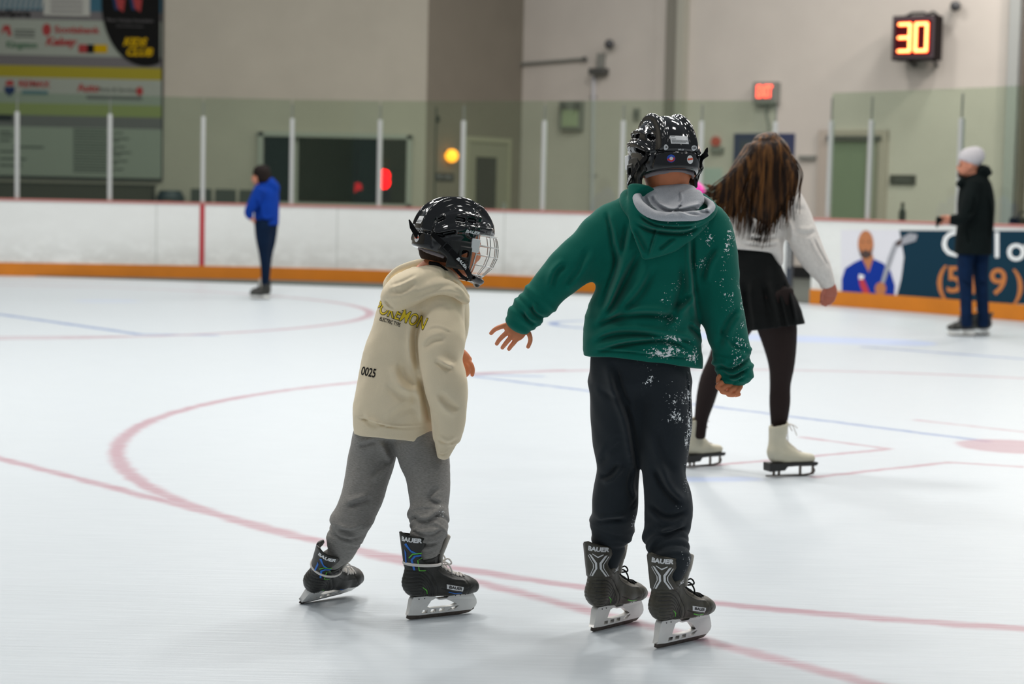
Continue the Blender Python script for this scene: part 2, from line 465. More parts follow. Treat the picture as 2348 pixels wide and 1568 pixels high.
# wall plan (x,y) corner points
YW1 = 33.0
c1 = W(975, 400, YW1); c2 = W(1193, 400, 35.2); c3 = W(2348, 300, 29.5)
def wall(name, p, q, z1, mt, th=.25, z0=0):
    p = np.array(p[:2]); q = np.array(q[:2]); d = q - p; L_ = np.hypot(*d); d /= L_; n = np.array([-d[1], d[0]])
    c = (p + q) / 2 + n * th / 2
    b = MB(); b.box((c[0], c[1], (z1 + z0) / 2), (L_, th, z1 - z0), X=[[d[0], d[1], 0], [n[0], n[1], 0], [0, 0, 1]])
    return props(b.build(name, mt), kind='structure')
dirr = (c3 - c2)[:2] / np.linalg.norm((c3 - c2)[:2])
e4 = c2[:2] + dirr * 16
class Fr:
    """frame on a wall: a point at pixel lies on the wall plane; u along, w out towards the rink"""
    def __init__(s, p, q):
        s.p = np.array(p[:2], float); d = np.array(q[:2], float) - s.p; s.u = np.append(d / np.hypot(*d), 0); s.o = np.array([s.u[1], -s.u[0], 0])
        s.z = np.array([0, 0, 1.])
    def at(s, px, py, off=0.):
        d = ray(px, py); n = s.o; P0 = np.append(s.p, 0) + n * off
        t = ((P0 - CAM) @ n) / (d @ n); return CAM + d * t
    def box(s, mb, x0, y0, x1, y1, th, off=0.):
        """box whose face covers the pixel rectangle, standing off the wall"""
        xm, ym = (x0 + x1) / 2, (y0 + y1) / 2
        a = s.at(x0, ym, off + th); b = s.at(x1, ym, off + th); c = s.at(xm, y0, off + th); d = s.at(xm, y1, off + th)
        ctr = s.at(xm, ym, off + th); ctr = ctr - s.o * th / 2
        return mb.box(ctr, (abs((b - a) @ s.u), th, abs(c[2] - d[2])), X=[s.u, s.o, s.z])
    def T(s, px, py, off):
        c = s.at(px, py, off)
        def F(v): return c + s.u * v[0] + s.z * v[1] + s.o * v[2]
        return F
F1 = Fr((-14, YW1), c1); F2 = Fr(c1, c2); F3 = Fr(c2, c3)
# far left wall, with an opening for the rink-office window
wa = F1.at(597, 480); wb = F1.at(937, 480); wz0 = F1.at(760, 474)[2]; wz1 = F1.at(760, 306)[2]
def wallbox(b, F, xa, xb, z0, z1, th=.25):
    ctr = (xa + xb) / 2
    cc = np.array([ctr, YW1 + th / 2, (z0 + z1) / 2]); b.box(cc, (xb - xa, th, z1 - z0))
b = MB(); wallbox(b, F1, -14, wa[0], 0, 9); wallbox(b, F1, wb[0], c1[0], 0, 9); wallbox(b, F1, wa[0], wb[0], 0, wz0); wallbox(b, F1, wa[0], wb[0], wz1, 9)
props(b.build('wall_back', M_wall), kind='structure')
wall('wall_recess', c1, c2, 9, M_wall_shade)
wall('wall_right', c2, e4, 9, M_wallr)
b = MB(); b.box(((e4[0] + 16) / 2, e4[1], 4.5), (16 - e4[0] + 1 if e4[0] < 16 else 1, .25, 9)); 
b = MB(); b.box((-14.1, 17, 4.5), (.2, 34, 9)); props(b.build('wall_left', M_wall), kind='structure')
M_floor2 = mat('rubber_floor', (.10, .11, .10), .8, noise=.15)
# window of the office
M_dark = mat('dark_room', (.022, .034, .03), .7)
M_frame = mat('window_frame', (.34, .35, .31), .6)
M_glass = None
def glass_mat(name, tint, refl=.08, rough=.03):
    mt, N, L, B = nodes(name); N.remove(B); out = N['Material Output']
    t = N.new('ShaderNodeBsdfTransparent'); t.inputs[0].default_value = (*tint, 1)
    g = N.new('ShaderNodeBsdfGlossy'); g.inputs['Roughness'].default_value = rough; g.inputs[0].default_value = (.9, 1, .95, 1)
    mx = N.new('ShaderNodeMixShader'); mx.inputs[0].default_value = refl
    L.new(t.outputs[0], mx.inputs[1]); L.new(g.outputs[0], mx.inputs[2]); L.new(mx.outputs[0], out.inputs[0]); return mt
M_rglass = glass_mat('rink_glass', (.84, .90, .835), .045)
M_wglass = glass_mat('office_glass', (.6, .72, .66), .05)
win = props(empty('window_1', ((wa[0] + wb[0]) / 2, YW1, wz0)), kind='structure')
b = MB(); zc = (wz0 + wz1) / 2; xc = (wa[0] + wb[0]) / 2; ww = wb[0] - wa[0]; hh = wz1 - wz0
for z in (wz0 + .03, wz1 - .03): b.box((xc, YW1 - .02, z), (ww + .12, .12, .08))
for x in (wa[0], wb[0]): b.box((x, YW1 - .02, zc), (.09, .12, hh))
b.box((F1.at(676, 400)[0] + .02, YW1 + .05, zc), (.05, .06, hh)); b.box((F1.at(868, 400)[0], YW1 + .05, zc), (.05, .06, hh))
b.build('window_frame', M_frame, win)
b = MB(); b.box((xc, YW1 + .1, zc), (ww, .012, hh)); b.build('window_pane', M_wglass, win)
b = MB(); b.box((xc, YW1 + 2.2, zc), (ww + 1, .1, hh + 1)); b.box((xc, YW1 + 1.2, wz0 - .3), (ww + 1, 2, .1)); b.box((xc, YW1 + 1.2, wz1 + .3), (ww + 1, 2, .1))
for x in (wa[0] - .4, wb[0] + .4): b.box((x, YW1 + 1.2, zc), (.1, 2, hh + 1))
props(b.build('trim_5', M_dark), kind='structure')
# ---- rink barriers
M_board = mat('board_white', (.80, .82, .82), .35, noise=.03, nscale=2, spec=.5)
def scuffed():
    mt, N, L, B = nodes('scuffed_board'); b = NB(mt); tc = N.new('ShaderNodeTexCoord')
    mp = N.new('ShaderNodeMapping'); mp.inputs['Scale'].default_value = (1, 1, 2.2); L.new(tc.outputs['Object'], mp.inputs[0])
    n = N.new('ShaderNodeTexNoise'); n.inputs['Scale'].default_value = 3; n.inputs['Detail'].default_value = 7; n.inputs['Roughness'].default_value = .75; L.new(mp.outputs[0], n.inputs[0])
    sp = N.new('ShaderNodeSeparateXYZ'); L.new(tc.outputs['Object'], sp.inputs[0])
    low = b.edge(sp.outputs[2], .38, .32)
    f = b.m('MULTIPLY', b.edge(n.outputs[0], .53, .09), b.m('ADD', b.m('MULTIPLY', low, .32), .04))
    L.new(b.mix(f, (.80, .82, .81), (.36, .35, .32)), B.inputs['Base Color']); B.inputs['Roughness'].default_value = .4
    return mt
M_scuff = scuffed()
M_kick = mat('yellow_kick', (.60, .185, .003), .6, noise=.08, nscale=3)
M_cap = mat('red_cap', (.50, .19, .17), .5)
M_redl = mat('red_stripe', (.45, .02, .03), .4)
M_alu = mat('aluminium', (.50, .51, .50), .4, metal=.3)
M_blackp = mat('black_plastic', (.012, .012, .014), .35)
M_seam = mat('board_seam', (.5, .52, .5), .6)
M_posttip = mat('post_tip_grey', (.16, .17, .15), .6)
def strip(b, P, z0, z1, t0, t1):
    """wall strip along polyline P (2D), between offsets t0,t1 towards the rink"""
    P = [np.array(p[:2], float) for p in P]; N_ = []
    for i in range(len(P)):
        d = P[min(i + 1, len(P) - 1)] - P[max(i - 1, 0)]; d /= np.hypot(*d); N_.append(np.array([d[1], -d[0]]))
    v = []
    for p, n in zip(P, N_):
        for t, z in ((t0, z0), (t1, z0), (t1, z1), (t0, z1)): q = p + n * t; v.append((q[0], q[1], z))
    f = [(0, 1, 2, 3)[::-1], tuple(4 * (len(P) - 1) + i for i in range(4))]
    for i in range(len(P) - 1):
        for k in range(4): a = 4 * i + k; c = 4 * i + (k + 1) % 4; f.append((a, c, c + 4, a + 4))
    return b.add(v, f)
def path_pts(px, n=5): return cat(np.array([G(*p)[:2] for p in px]), n)
far = path_pts([(-1000, 616), (-140, 630), (0, 632), (630, 643), (1000, 655), (1250, 667), (1345, 672), (1560, 682), (1800, 692)])
rgt = path_pts([(1858, 697), (2050, 712), (2348, 737), (2560, 757)])
BH = 1.07
def on_path(P, px, z=1.0):
    """point of the board line that stands under picture column px"""
    best = None
    for i in range(len(P) - 1):
        for k in range(8):
            q = P[i] + (P[i + 1] - P[i]) * k / 8
            v = np.array([q[0], q[1], z]) - CAM; x = 1174 + FPX * (v @ RT) / (v @ FW)
            if best is None or abs(x - px) < best[0]: d = P[i + 1] - P[i]; best = (abs(x - px), q, d / np.hypot(*d))
    return best[1], best[2]
def barrier(P, name, lab, posts, gtop, ptop, end=None):
    root = props(empty(name, (P[0][0], P[0][1], 0)), lab, 'rink boards')
    b = MB(); strip(b, P, .0, BH, -.10, 0); b.build('board_panel', M_scuff, root)
    b = MB(); strip(b, P, .002, .19, .001, .022); b.build('kick_plate', M_kick, root, bevel=.004)
    b = MB(); strip(b, P, BH, BH + .03, -.14, .018); b.build('cap_rail', M_cap, root, bevel=.004)
    pts = []
    for px in posts:
        q, d = on_path(P, px); pts.append((q, d)); n = np.array([d[1], -d[0]])
        b = MB(); c = q - n * .06
        b.box((c[0], c[1], (BH + .03 + ptop) / 2), (.060, .05, ptop - BH - .03), X=[[d[0], d[1], 0], [n[0], n[1], 0], [0, 0, 1]])
        b2 = MB(); b2.box((c[0], c[1], (ptop + gtop) / 2 - .03), (.022, .012, gtop - ptop - .06), X=[[d[0], d[1], 0], [n[0], n[1], 0], [0, 0, 1]])
        po = b.build('glass_post', M_alu, root, bevel=.006); b2.build('post_tip', M_posttip, po)
    for (q, d), (q2, d2) in zip(pts[:-1], pts[1:]):
        n = np.array([d[1], -d[0]]); a = q - n * .06; c = q2 - n * .06; dd = c - a; L_ = np.hypot(*dd); dd /= L_
        b = MB(); m_ = (a + c) / 2; nn = np.array([dd[1], -dd[0]])
        b.box((m_[0], m_[1], (BH + .03 + gtop) / 2), (L_ - .012, .012, gtop - BH - .03), X=[[dd[0], dd[1], 0], [nn[0], nn[1], 0], [0, 0, 1]])
        b.build('glass_pane', M_rglass, root)
    return root
bar1 = barrier(far, 'rink_boards', 'long white rink boards with orange kick plate across the left and middle background', [-1000, -790, -580, -375, -170, 36, 250, 463, 665, 863, 1053, 1237, 1418, 1598, 1768], 2.6, 2.33)
bar2 = barrier(rgt, 'rink_boards', 'short white rink boards on the right with the dark blue advertisement on them', [1893, 1980, 2185, 2400, 2570], 2.68, 2.33)
q, d = on_path(far, 472); b = MB(); strip(b, [q - d * .035, q + d * .035], .19, BH, .001, .006); b.build('red_line_stripe', M_redl, bar1)
for px in (365, 770, 1160):
    q, d = on_path(far, px); b = MB(); strip(b, [q - d * .006, q + d * .006], .19, BH, .0, .003); b.build('panel_seam', M_seam, bar1)
q, d = far[-1], (far[-1] - far[-2]) / np.hypot(*(far[-1] - far[-2]))
b = MB(); strip(b, [q, q + d * .07], 0, BH + .03, -.12, .02); b.build('end_post', mat('dark_blue_edge', (.03, .04, .06), .5), bar1)
b = MB(); n = np.array([d[1], -d[0]]); p = q + d * .05 + n * .05
b.cyl((p[0], p[1], .45), (p[0], p[1], .95), .012, 10); b.build('latch_rod', M_alu, bar1)
# gap behind the gate: rubber floor and wall base seen through the gate
b = MB(); g0 = rgt[0]; 
P_ = [(-15, 27.3), (far[10][0], far[10][1] + .15), (far[-1][0] - .5, far[-1][1] + .15), (far[-1][0] + .02, far[-1][1] + .1), (rgt[0][0] - .02, rgt[0][1] + .05), (rgt[0][0] + .3, rgt[0][1] + .15), (rgt[-1][0] + 1, rgt[-1][1] + .2), (16, 26), (16, 41), (-15, 41)]
b.prism([tuple(p) for p in P_], Matrix.Translation((0, 0, .006)), .01)
props(b.build('trim_1', M_floor2), kind='structure')
# black base along the right wall
b = MB(); a = c2 + 0; F3b = []
e = c2[:2] + dirr * 9; nn = np.array([dirr[1], -dirr[0]])
strip(b, [c2[:2], e], 0.02, .22, 0, .012); props(b.build('baseboard_right', M_blackp), kind='structure')

# ---- advertisement on the right boards
M_navy = mat('ad_navy', (.006, .034, .060), .75); M_adw = mat('ad_white', (.74, .74, .80), .4)
M_skinp = mat('print_skin', (.48, .19, .085), .75); M_blue_p = mat('print_blue', (.006, .035, .30), .75); M_grey_p = mat('print_grey', (.33, .34, .38), .5)
M_org_p = mat('print_orange', (.52, .19, .06), .75); M_wht_p = mat('print_white', (.85, .87, .88), .5); M_dk_p = mat('print_dark', (.06, .035, .03), .5); M_red_p = mat('print_red', (.5, .03, .05), .5)
class Bd:
    """maps picture points to the face of a board line"""
    def __init__(s, P): s.P = P
    def at(s, px, py, off):
        q, d = on_path(s.P, px, .6); n = np.array([d[1], -d[0], 0]); P0 = np.array([q[0], q[1], 0]) + n * off
        r = ray(px, py); t = ((P0 - CAM) @ n) / (r @ n); return CAM + r * t
def poly_on(face, pts, off, name, mt, parent, th=.002):
    me = curve_mesh([[(x, -y) for x, y in pts]])
    subdiv(me, 40)
    mv(me, lambda c: face.at(c.x, -c.y, off))
    o = link(name, me, mt, parent); return o
def blob(cx, cy, rx, ry, n=20, a0=0): return [(cx + rx * math.cos(a0 + 2 * math.pi * i / n), cy + ry * math.sin(a0 + 2 * math.pi * i / n)) for i in range(n)]
bd = Bd(rgt)
ad = poly_on(bd, [(1928, 527), (2064, 527), (2072, 560), (2070, 620), (2058, 686), (1928, 684)], .004, 'ad_photo_background', M_adw, bar2)
poly_on(bd, [(2062, 528), (2560, 530), (2560, 712), (2348, 697), (2054, 686), (2066, 640), (2073, 590)], .0045, 'ad_navy_background', M_navy, bar2)
def jersey(): return [(1930, 684), (1930, 640), (1938, 615), (1958, 602), (1975, 594), (1990, 600), (2004, 594), (2026, 604), (2042, 622), (2052, 655), (2050, 684)]
poly_on(bd, jersey(), .007, 'ad_player_jersey', M_blue_p, bar2)
poly_on(bd, [(1976, 592), (1992, 625), (2003, 592), (1998, 575), (1978, 575)], .008, 'ad_player_neck', M_skinp, bar2)
poly_on(bd, blob(1985, 560, 18, 32), .009, 'ad_player_face', M_skinp, bar2)
poly_on(bd, [(1969, 566), (1973, 588), (1985, 594), (1997, 588), (2001, 566), (1994, 578), (1985, 572), (1976, 578)], .010, 'ad_player_beard', M_dk_p, bar2)
for x in (1978, 1992): poly_on(bd, blob(x, 554, 3.5, 1.6, 8), .010, 'ad_player_eye', M_dk_p, bar2)
poly_on(bd, [(1968, 632), (1978, 634), (1990, 660), (1998, 684), (1984, 684), (1972, 655)], .008, 'ad_jersey_stripe', M_red_p, bar2)
poly_on(bd, [(1970, 628), (1982, 632), (1979, 640), (1969, 640)], .009, 'ad_jersey_mark', M_wht_p, bar2)
poly_on(bd, [(2018, 652), (2026, 655), (2056, 566), (2100, 552), (2104, 538), (2086, 534), (2050, 556), (2036, 590)], .011, 'ad_stick', M_grey_p, bar2)
poly_on(bd, [(2053, 556), (2070, 545), (2066, 560), (2058, 565)], .012, 'ad_stick_tape', M_dk_p, bar2)
poly_on(bd, blob(2019, 662, 13, 15), .012, 'ad_player_hand', M_skinp, bar2)
def btext(s, px, py, hpx, mt, bold=0., width=1., name='ad_lettering', shear=0):
    me = text_mesh(s, hpx / .72, bold=bold, width=width, shear=shear)
    subdiv(me, 30)
    mv(me, lambda c: bd.at(px + c.x, py - c.y, .008)); return link(name, me, mt, bar2)
for ch, x, y in (('C', 2186, 562), ('a', 2228, 570), ('l', 2263, 565), ('l', 2286, 565), ('o', 2330, 572), ('w', 2378, 574), ('a', 2425, 576), ('y', 2468, 580)): btext(ch, x, y, 60, M_wht_p, .8)
for ch, x, y in (('(', 2158, 643), ('5', 2189, 644), ('1', 2230, 647), ('9', 2289, 649), (')', 2336, 652)): btext(ch, x, y, 62, M_org_p, .8)

# ---- sponsor board on the far left wall
sb = props(empty('sponsor_board', F1.at(200, 408)), 'large faded sponsor board with stripes and logos on the wall behind the glass, far left', 'sign')
sbm = {k: mat('sponsor_' + k, tuple(x * .8 for x in c), .7) for k, c in dict(pale=(.34, .37, .32), grey=(.17, .16, .165), yel=(.35, .30, .03), blue=(.05, .14, .20), lime=(.30, .34, .12), edge=(.03, .03, .028), red=(.36, .05, .05), dgrey=(.09, .10, .09), green=(.07, .16, .09), black=(.006, .006, .006), gold=(.55, .34, .0), navy=(.02, .04, .11), white=(.5, .5, .46)).items()}
def panel(F, x0, y0, x1, y1, th, off, name, mt, parent):
    b = MB(); F.box(b, x0, y0, x1, y1, th, off); return b.build(name, mt, parent)
panel(F1, -260, -240, 374, 409, .06, .01, 'backing_board', sbm['edge'], sb)
for y0, y1, k in ((-236, -30, 'pale'), (-30, 23, 'blue'), (23, 44, 'grey'), (44, 126, 'pale'), (126, 150, 'grey'), (150, 177, 'yel'), (177, 236, 'pale'), (236, 263, 'lime'), (263, 290, 'grey'), (290, 403, 'pale')):
    panel(F1, -256, y0, 370, y1, .01, .07, 'colour_band', sbm[k], sb)
def ftext(F, s, px, py, h, mt, parent, name='lettering', off=.086, bold=0., width=1., shear=0., th=.004):
    k = abs((F.at(px + 50, py) - F.at(px - 50, py)) @ F.u) / 100
    me = text_mesh(s, h * k / .7, th, bold * k, shear, width); Tn = F.T(px, py, off); mv(me, lambda c: Tn(c)); return link(name, me, mt, parent)
def fpoly(F, pts, off, mt, parent, name):
    me = curve_mesh([[(x, -y) for x, y in pts]]); mv(me, lambda c: F.at(c.x, -c.y, off)); return link(name, me, mt, parent)
for i in range(9): fpoly(F1, [(i * 12 - 6, 20), (i * 12 - 2, 20), (i * 12 + 8, -20), (i * 12 + 4, -20)], .083, sbm['white'], sb, 'slanted_stripe')
panel(F1, 100, -60, 206, 36, .02, .08, 'rounded_plate', sbm['white'], sb)
for i in range(3): panel(F1, 116, 2 + 11 * i, 190, 6 + 11 * i, .004, .10, 'text_line', sbm['grey'], sb)
fpoly(F1, [p for p in blob(335, 5, 102, 146, 60) if p[0] <= 371] , .10, sbm['black'], sb, 'black_oval')
for x in (273, 312): fpoly(F1, [(x - 14, -8), (x + 14, -2), (x + 10, 28), (x - 4, 18)], .104, sbm['red'], sb, 'logo_mark'); fpoly(F1, [(x - 16, -8), (x - 8, -6), (x - 2, 24), (x - 10, 22)], .105, sbm['navy'], sb, 'logo_mark')
for y, h in ((47, 7), (60, 4)): ftext(F1, 'Minor Hockey Association', 298, y, h, sbm['grey'], sb, off=.104)
ftext(F1, 'KIDS', 308, 97, 17, sbm['gold'], sb, off=.104, bold=1.2, shear=.3); ftext(F1, 'CLUB', 318, 120, 17, sbm['gold'], sb, off=.104, bold=1.2, shear=.3)
ftext(F1, 'Scotiabank', 176, 69, 15, sbm['red'], sb, bold=.6, width=1.1); fpoly(F1, blob(107, 68, 10, 14), .085, sbm['red'], sb, 'logo_mark')
ftext(F1, 'Kelsey', 138, 96, 18, sbm['red'], sb, bold=1, shear=.3); fpoly(F1, [(2, 80), (8, 58), (22, 58), (27, 82), (18, 82), (14, 68)], .085, sbm['red'], sb, 'logo_mark')
for y in (68, 75, 82): panel(F1, 33, y, 80, y + 3, .003, .084, 'text_line', sbm['dgrey'], sb)
ftext(F1, 'Kingston', 50, 103, 14, sbm['green'], sb, bold=.5); panel(F1, 180, 102, 212, 121, .004, .084, 'logo_mark', sbm['red'], sb); panel(F1, 200, 102, 216, 121, .005, .085, 'logo_mark', sbm['black'], sb); panel(F1, 216, 102, 246, 121, .004, .084, 'logo_mark', sbm['gold'], sb)
ftext(F1, 'RE/MAX', 78, 193, 14, sbm['red'], sb, bold=.6); panel(F1, 50, 207, 110, 217, .003, .084, 'text_line', mat('sponsor_teal', (.09, .16, .17), .7), sb)
fpoly(F1, [(10, 199), (34, 199), (34, 210), (22, 222), (10, 210)], .085, sbm['navy'], sb, 'logo_mark'); fpoly(F1, [(12, 196), (32, 196), (30, 184), (15, 185)], .085, sbm['red'], sb, 'logo_mark')
ftext(F1, 'Auto', 203, 202, 17, sbm['red'], sb, bold=.8); ftext(F1, 'Parts & Service', 268, 206, 10, sbm['dgrey'], sb); fpoly(F1, blob(320, 209, 8, 10), .085, sbm['red'], sb, 'logo_mark'); panel(F1, 198, 220, 326, 228, .003, .084, 'text_line', sbm['grey'], sb)
ftext(F1, 'Kingston/Sports', 5, 31, 14, sbm['black'], sb, bold=.8)
panel(F1, -60, 262, 28, 276, .003, .084, 'text_line', sbm['black'], sb)
for i in range(16): panel(F1, 168, 296 + 6.4 * i, 245 + (i * 37 % 60), 299 + 6.4 * i, .003, .084, 'text_line', sbm['dgrey'], sb)
for i, (x, y, l) in enumerate([(0, 300, 26), (0, 309, 30), (0, 320, 24), (30, 335, 70), (0, 345, 34), (0, 362, 60), (0, 377, 50)]): panel(F1, x, y, x + l, y + 4, .003, .084, 'text_line', sbm['dgrey'], sb)

# ---- things on and before the back wall
def ground_thing(name, loc, lab, cat_, group=None): return props(empty(name, loc), lab, cat_, group)
M_brown = mat('dark_brown_laminate', (.065, .06, .045), .7, noise=.1)
yb = YW1 - .55
def lowunit(name, x0, x1, ztop, mt, lab, cat_, Y):
    a = W(x0, 450, Y); b_ = W(x1, 450, Y); r = ground_thing(name, ((a[0] + b_[0]) / 2, Y, .01), lab, cat_)
    w_ = b_[0] - a[0]; b = MB(); b.box(((a[0] + b_[0]) / 2, Y, ztop / 2 + .01), (w_, .5, ztop)); b.build('body', mt, r, bevel=.01)
    b = MB(); b.box(((a[0] + b_[0]) / 2, Y, ztop + .025), (w_ + .04, .54, .03)); b.build('top', mt, r, bevel=.006)
    return r
lowunit('counter', -160, 350, 1.30, M_brown, 'dark brown counter under the sponsor board behind the glass', 'counter', yb)
tb = ground_thing('waste_bin', (W(391, 450, YW1 - .4)[0], YW1 - .4, .01), 'dark waste bin with a lid beside the sponsor board behind the glass', 'bin')
cx = W(391, 450, YW1 - .4)[0]
b = MB(); b.cyl((cx, YW1 - .4, .01), (cx, YW1 - .4, 1.12), .20, 24, .24); b.build('body', mat('bin_green', (.02, .035, .035), .5), tb, smooth=False)
b = MB(); b.cyl((cx, YW1 - .4, 1.12), (cx, YW1 - .4, 1.25), .25, 24, .18); b.build('lid', mat('bin_lid', (.015, .03, .04), .4), tb)
b = MB(); b.box((cx, YW1 - .65, 1.0), (.14, .01, .14)); b.build('sticker', mat('bin_sticker', (.35, .13, .05), .5), tb)
M_chair = mat('chair_grey', (.05, .055, .045), .6)
for i, (px, lb) in enumerate(((457, 'leftmost'), (513, 'middle'), (569, 'rightmost'))):
    x = W(px, 450, YW1 - .6)[0]; Y = YW1 - .6
    r = ground_thing('chair', (x, Y, .01), 'dark grey chair by the back wall, %s of three left of the office window' % lb, 'chair', 'chairs along the back wall')
    b = MB(); b.box((x, Y, .5), (.36, .40, .04)); b.build('seat', M_chair, r, bevel=.01)
    b = MB(); b.box((x, Y + .2, 1.06), (.36, .04, .46)); b.build('backrest', M_chair, r, bevel=.015)
    for sx in (-1, 1):
        for sy in (-1, 1):
            b = MB(); b.cyl((x + sx * .16, Y + sy * .18, .01), (x + sx * .16, Y + sy * .18, .49 if sy < 0 else .8), .014, 8); b.build('leg', M_alu, r)
# lit red sign inside the office and its dimmer neighbour
M_redlit = mat('lit_red', (.5, .0, .0), .4, emit=(1, .0, .005), es=9)
M_redlit2 = mat('lit_red_dim', (.3, .0, .0), .4, emit=(1, .01, .03), es=1.0)
def hanging_sign(px, py, w_, h_, Y, mt, lab):
    p = W(px, py, Y); s_ = Y / FPX; r = props(empty('lit_sign', p), lab, 'sign')
    b = MB(); b.box(p, (w_ * s_, .05, h_ * s_)); b.build('housing', M_blackp, r, bevel=.01)
    me = text_mesh('3', h_ * s_ * 1.1, .02, .03); mv(me, lambda c: p + np.array([c.x, -.035, c.y])); link('numeral', me, mt, r)
    b = MB(); b.cyl(p + np.array([0, 0, h_ * s_ / 2]), p + np.array([0, 0, 1.2]), .01, 6); b.build('hanger', M_blackp, r)
hanging_sign(882, 413, 30, 46, YW1 + 1.0, M_redlit, 'bright red lit sign inside the office window, at its right end')
hanging_sign(822, 433, 24, 24, YW1 + 1.3, M_redlit2, 'dim red lit sign inside the office window, left of the brighter one')
# recess wall: door, amber lamp, plate
M_doorf = mat('door_frame_cream', (.36, .34, .25), .6); M_door = mat('door_cream', (.28, .265, .20), .6)
d1 = props(empty('door_1', F2.at(1115, 480)), kind='structure')
def door(root, F, x0, x1, y0, fr, leaf, fw=11):
    base = 2000
    a = F.at(x0, y0, .03); zt = a[2]
    xa = F.at(x0, 480, .03); xb = F.at(x1, 480, .03); L_ = (xb - xa) @ F.u
    def bx(b, u0, u1, z0, z1, th, off):
        c = xa + F.u * (u0 + u1) / 2 + F.o * (off - .03 + th / 2); c[2] = (z0 + z1) / 2; b.box(c, (u1 - u0, th, z1 - z0), X=[F.u, F.o, F.z])
    b = MB(); f = fw * 35 / FPX
    bx(b, 0, f, .03, zt, .05, .0); bx(b, L_ - f, L_, .03, zt, .05, 0); bx(b, 0, L_, zt - f, zt, .051, 0); b.build('door_frame', fr, root)
    b = MB(); bx(b, f, L_ - f, .03, zt - f, .025, 0); b.build('door_leaf', leaf, root)
    return lambda b, u0, u1, z0, z1, th, off: bx(b, u0 * L_, u1 * L_, z0, z1, th, off)
bx = door(d1, F2, 1064, 1168, 312, M_doorf, M_door)
b = MB(); z1 = F2.at(1108, 360)[2]; bx(b, .24, .68, .4, z1, .01, .03); b.build('door_window', mat('dark_pane', (.02, .022, .02), .2), d1)
b = MB(); bx(b, .82, .86, 1.0, 1.15, .06, .03); b.build('door_handle', M_alu, d1)
al = props(empty('wall_lamp', F2.at(1036, 357)), 'small glowing amber lamp on the recessed wall left of the cream door', 'lamp')
p = F2.at(1036, 357, .1); b = MB(); b.ball(p, .115); b.build('globe', mat('amber_glow', (.9, .35, .02), .3, emit=(1, .33, .02), es=2.6), al, smooth=True)
panel(F2, 1024, 346, 1050, 352, .05, .0, 'bracket', M_blackp, al)
pl = props(empty('sign_plate', F2.at(1020, 406)), 'small dark sign plate on the recessed wall beside the cream door', 'sign')
panel(F2, 999, 397, 1041, 415, .02, .0, 'plate', M_blackp, pl); ftext(F2, 'EXIT ONLY', 1020, 406, 5, M_grey_p, pl, off=.022)
# right wall fixtures
M_fix = mat('fixture_grey', (.22, .22, .20), .6); M_fixd = mat('fixture_dark', (.07, .07, .065), .6); M_lt = mat('fixture_light', (.5, .48, .46), .6)
cn = props(empty('conduit', F3.at(1270, 141)), 'thin horizontal conduit high on the pale wall, left of the lamp bracket', 'pipe')
b = MB(); b.cyl(F3.at(1190, 147, .05), F3.at(1343, 135, .05), .028, 10); b.build('tube', M_fix, cn)
b = MB(); b.cyl(F3.at(1340, 135, .0), F3.at(1340, 135, .09), .045, 10); b.build('end_cap', M_fixd, cn)
lf = props(empty('wall_fixture', F3.at(1365, 165)), 'grey bracket fixture on the pale wall above the long thin pipe', 'fixture')
panel(F3, 1368, 122, 1380, 160, .12, 0, 'arm', M_fix, lf); panel(F3, 1349, 156, 1382, 170, .2, 0, 'head', M_fixd, lf)
vp = props(empty('vertical_pipe', F3.at(1362, 300)), 'thin pale vertical pipe running down the wall under the bracket fixture', 'pipe')
b = MB(); b.cyl(F3.at(1361, 174, .04), F3.at(1357, 520, .04), .035, 10); b.build('tube', mat('pale_pipe', (.50, .49, .52), .5), vp)
for y in (220, 400):
    b = MB(); F3.box(b, 1352, y, 1368, y + 5, .02, 0); b.build('clamp', M_fix, vp)
def cameraball(px, py, r_, lab):
    p = F3.at(px, py, .14); r = props(empty('security_camera', p), lab, 'camera')
    b = MB(); b.ball(p, r_ ); b.build('dome', mat('camera_dark', (.06, .06, .065), .25), r, smooth=True)
    b = MB(); b.cyl(F3.at(px - 2, py - 2, 0), p, r_ * .5, 14); b.build('mount', M_fix, r)
cameraball(1397, 101, .085, 'small dark round camera on the pale wall above the bracket fixture')
cameraball(2191, 14, .085, 'small dark round camera at the top of the wall beside the lit counter')
em = props(empty('emergency_light', F3.at(1306, 264)), 'boxy grey-green emergency light with two heads on the pale wall', 'light')
panel(F3, 1281, 232, 1331, 298, .12, 0, 'case', M_fix, em); panel(F3, 1288, 252, 1324, 290, .02, .12, 'front_panel', mat('pale_green', (.36, .42, .27), .6), em)
for x in (1290, 1322):
    b = MB(); b.cyl(F3.at(x, 240, .1), F3.at(x, 241, .24), .055, 14); b.build('lamp_head', M_fixd, em)
sw = props(empty('wall_switch', F3.at(1457, 262)), 'tiny dark switch box on the pale wall right of the emergency light', 'switch')
panel(F3, 1451, 248, 1464, 275, .06, 0, 'box', M_fix, sw); panel(F3, 1455, 256, 1460, 266, .02, .06, 'lever', M_fixd, sw)
